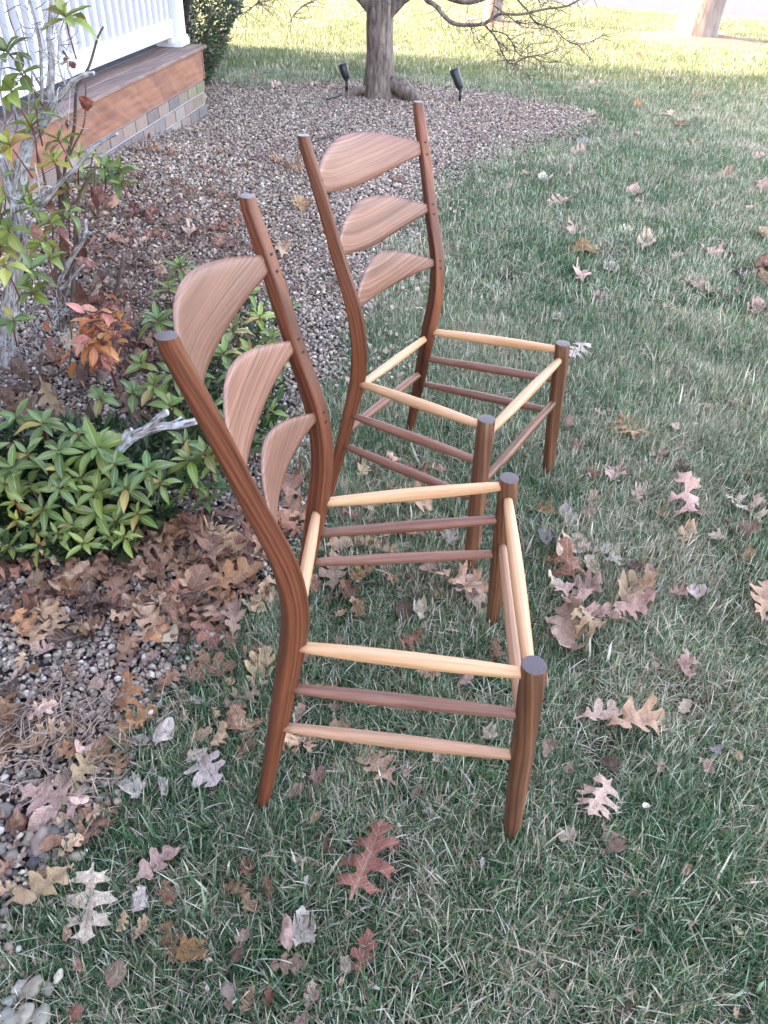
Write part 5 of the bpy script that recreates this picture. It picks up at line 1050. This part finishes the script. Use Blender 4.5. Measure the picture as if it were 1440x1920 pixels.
oo = Vp(185, 620, 2.2); osb = Vector((oo.x, oo.y, 0)); orb = tag(empty('orange_leaved_sprig', osb), 'small sprig of bright orange and pink leaves beside the nearest chair top', 'plant')
mb = MB(); tube(mb, spline([Vector((0, .1, 0)), Vector((0, .05, .15)), oo - osb], 5), list(np.linspace(.005, .0025, 11)), 6); mb.build('stem', M['redstem'], orb)
OC = [(.50, .17, .06), (.58, .26, .10), (.48, .16, .12), (.55, .22, .16), (.42, .14, .05), (.60, .30, .13)]
for (a, b) in [(q1 + rl.gauss(0, 9), q2 + rl.gauss(0, 9)) for q1, q2 in [(190, 620), (170, 610), (200, 640), (160, 660), (180, 590), (150, 640), (210, 610), (190, 670), (172, 630), (200, 600), (165, 590), (225, 620), (185, 645), (155, 620), (205, 665), (195, 575)]] + [(146, 580), (168, 578), (156, 600), (172, 602), (215, 558), (208, 575), (200, 592), (205, 597), (158, 636), (172, 640), (150, 652), (122, 668), (188, 640), (205, 640), (200, 655), (175, 665), (160, 668), (183, 680), (198, 672), (138, 690), (155, 700), (178, 690), (150, 615), (232, 612), (222, 590), (190, 610), (145, 640), (165, 655), (180, 625), (162, 625), (210, 660), (192, 580), (175, 590), (215, 630), (168, 680), (135, 655), (205, 685), (150, 632), (185, 650), (225, 640)]:
    p = Vp(a, b, 2.2 + rl.uniform(-.05, .05)) - osb; d = p - (oo - osb); o = bpy.data.objects.new('leaf', rl.choice(BLW)); COL.objects.link(o); o.parent = orb
    d = (d * .7 + Vector((rl.gauss(0, .05), -.03 + rl.gauss(0, .02), rl.gauss(0, .04)))).normalized(); o.matrix_basis = Matrix.Translation(p - d * .025) @ d.to_track_quat('X', 'Z').to_matrix().to_4x4() @ Matrix.Rotation(rl.gauss(0, .5), 4, 'X') @ Matrix.Scale(rl.uniform(.050, .072), 4); o.color = (*rl.choice(OC), 1)
mb = MB()
for _ in range(260):
    a, b = rq.gauss(195, 22), rq.gauss(620, 28); p = Vp(a, b, 2.2 + rq.uniform(-.04, .04)) - osb; P = [p]; d = Vector((rq.gauss(.5, .6), rq.gauss(0, .4), rq.gauss(-.2, .6))).normalized()
    for _k in range(3): d = (d + Vector((rq.gauss(0, .4), rq.gauss(0, .3), rq.gauss(0, .4)))).normalized(); p = p + d * .010; P.append(p)
    tube(mb, P, [.0009, .0008, .0007, .0012], 4, False)
tag(mb.build('seed_stalk', M['redstem'], orb), kind='stuff')

# lichen covered dead branch beside the near chair
ol = Vp(225, 838, 1.72); lb = tag(empty('dead_branch', ol), 'short broken branch covered in blue grey lichen, lying on the bush beside the nearest chair', 'branch')
for pts, r0, r1 in [([(222, 842), (240, 825), (262, 812), (300, 800), (335, 797), (368, 790)], .014, .009), ([(262, 812), (285, 795), (300, 780), (314, 772)], .009, .008), ([(228, 838), (238, 815), (247, 806)], .011, .008), ([(268, 812), (300, 806), (340, 782)], .004, .003)]:
    P = spline([Vp(a, b, 1.72) - ol for a, b in pts], 5); mb = MB(); tube(mb, P, [q * (1 + .18 * noise.noise(Vector((i * .8, pts[0][0], 0)))) for i, q in enumerate(np.linspace(r0, r1, len(P)))], 12, True, .35, pts[0][1]); mb.build('limb', M['lichen'], lb)

# cobbles at the bottom left, each its own stone
CB = [(10, 1520, 34, 'grey', (.30, .28, .27)), (33, 1546, 40, 'maroon', (.24, .12, .11)), (80, 1578, 52, 'pinkish grey speckled', (.42, .36, .34)), (139, 1481, 36, 'tan', (.46, .34, .23)), (103, 1532, 36, 'greyish tan', (.36, .31, .27)), (72, 1514, 26, 'pale grey', (.42, .42, .42)), (23, 1606, 34, 'tan grey', (.38, .34, .30)), (55, 1574, 26, 'cream', (.5, .44, .37)), (68, 1598, 26, 'mauve', (.30, .25, .26)), (143, 1609, 30, 'beige', (.46, .42, .36)), (112, 1506, 24, 'purplish', (.30, .25, .28)), (101, 1561, 22, 'blue grey', (.33, .36, .38)), (3, 1592, 30, 'dull grey', (.30, .29, .28)), (50, 1906, 42, 'light grey oval', (.44, .42, .38)), (80, 1910, 40, 'rounded grey', (.37, .36, .33)), (16, 1912, 44, 'long grey', (.36, .36, .35)), (40, 1855, 28, 'whitish', (.5, .49, .46)), (61, 1857, 44, 'brownish grey', (.36, .34, .29)), (112, 1833, 22, 'white', (.66, .62, .54)), (197, 1468, 22, 'lavender', (.40, .36, .38)), (64, 1618, 32, 'dark slate', (.12, .13, .15)), (125, 1374, 32, 'yellowish tan', (.36, .29, .17)), (20, 1880, 26, 'bluish', (.38, .40, .42)), (430, 1862, 30, 'muted brown', (.30, .24, .22)), (112, 1545, 22, 'white flecked', (.6, .58, .54)), (90, 1858, 26, 'dim grey', (.28, .27, .24)), (260, 1190, 22, 'pale', (.5, .49, .46)), (90, 1160, 24, 'smooth blue grey', (.24, .25, .28))]
for i, (a, b, w_, nm, c) in enumerate(CB):
    g = G(a, b); s_ = (G(a + w_ / 2, b) - G(a - w_ / 2, b)).length / 2
    me = pebble_mesh('cobble', 60 + i, 3); me.materials.append(M['cobble']); o = link('cobble', me, loc=(g.x, g.y, mound(g.x, g.y) + s_ * .12 + (0 if bedin(g.x, g.y) else .006))); o.scale = (s_, s_, s_); o.rotation_euler = (rl.gauss(0, .2), rl.gauss(0, .2), rl.uniform(0, 6.28)); o.color = (c[0] * .58, c[1] * .54, c[2] * .48, 1)
    wh = 'at the bottom left corner' if b > 1800 else 'on the gravel by the left frame edge' if a < 150 and b > 1350 else 'among the gravel below the evergreen bush' if b < 1250 else 'at the gravel edge beside the grass'
    tag(o, nm + ' cobble ' + wh, 'stone', 'larger stones in the gravel')

# leaf crumbs and dry straw
def crumb_mesh(name, seed):
    r = random.Random(seed); mb = MB(); c = r.choice([(.26, .15, .10), (.38, .26, .18), (.14, .08, .06), (.20, .12, .09), (.45, .36, .28), (.10, .065, .05)])
    for _ in range(1):
        n = 6; vs = [Vector((0, 0, .25))]; 
        for k in range(n): a = 6.28 * k / n; q = r.uniform(.5, 1.1); vs.append(Vector((math.cos(a) * q, math.sin(a) * q * .6, r.uniform(-.1, .5))))
        mb.add(vs, [(0, 1 + k, 1 + (k + 1) % n) for k in range(n)], None, [c] * (n + 1))
    return mb.mesh(name, False)
cm = [crumb_mesh('leaf_crumb', 400 + i) for i in range(14)]
def crumbs(n, polypx, s0, s1, label, zf=.006):
    P = []; x0, x1, y0, y1 = polypx
    for _ in range(n):
        g = G(rq.uniform(x0, x1), rq.uniform(y0, y1)); 
        if bedin(g.x, g.y): P.append((g.x, g.y, mound(g.x, g.y) + zf + rq.uniform(0, .006)))
    P = np.array(P); k = len(P); return P, rng.uniform(s0, s1, k)
def crumb_obj(parts, label):
    P = np.concatenate([p for p, s_ in parts]); s_ = np.concatenate([q for p, q in parts]); k = len(P)
    gn_scatter('leaf_litter', cm, P, rng.uniform(0, 6.28, k), s_, rng.integers(0, 14, k), M['crumbs'], label, 'litter', rng.normal(0, .5, (k, 2)))
crumb_obj([crumbs(3600, (100, 460, 380, 620), .008, .02, ''), crumbs(3200, (180, 660, 240, 560), .008, .018, ''), crumbs(1300, (0, 560, 960, 1140), .006, .016, ''), crumbs(420, (0, 350, 1120, 1700), .005, .012, ''), crumbs(1800, (300, 1080, 150, 300), .008, .02, '')], 'brown leaf crumbs strewn over the gravel bed')
P = []
for _ in range(700):
    a, b = rq.choice([(rq.uniform(400, 640), rq.uniform(148, 172)), (rq.uniform(900, 1160), rq.uniform(165, 255)), (rq.uniform(620, 800), rq.uniform(540, 720)), (rq.uniform(760, 1000), rq.uniform(280, 420))]); g = G(a, b)
    if not bedin(g.x, g.y): P.append((g.x, g.y, LZ + .035))
P = np.array(P); cm2 = [crumb_mesh('leaf_crumb', 800 + i) for i in range(8)]
for m_ in cm2: m_.attributes['gc'].data.foreach_set('vector', [v for _ in range(len(m_.vertices)) for v in (.48, .37, .28)])
gn_scatter('leaf_litter', cm2, P, rng.uniform(0, 6.28, len(P)), rng.uniform(.008, .02, len(P)), rng.integers(0, 8, len(P)), M['crumbs'], 'pale leaf crumbs caught in the lawn along the bed edge', 'litter', rng.normal(0, .5, (len(P), 2)))
M['straw'] = flat('dry_straw', (.27, .19, .14), .7, .45, 9)
mb = MB()
for k in range(120):
    cx, cy, sp_ = rq.choice([(70, 1345, 55), (90, 1310, 60), (40, 1400, 45), (150, 1350, 70), (200, 1320, 80), (110, 1450, 60)]); a, b = rq.gauss(cx, sp_ * .6), rq.gauss(cy, sp_ * .45); g = G(a, b, .012 + rq.uniform(0, .02))
    an = rq.uniform(0, 6.28); P = [g]; l = rq.uniform(.012, .035)
    for _k in range(4): an += rq.gauss(0, .45); g = g + Vector((math.cos(an) * l, math.sin(an) * l, rq.gauss(0, .004))); g.z = max(.008, g.z); P.append(g)
    tube(mb, P, [.0012, .0013, .0011, .0009, .0006], 4, False)
tag(mb.build('dry_straw', M['straw']), 'tangle of dry straw stalks lying on the gravel at the left', 'straw', kind='stuff')
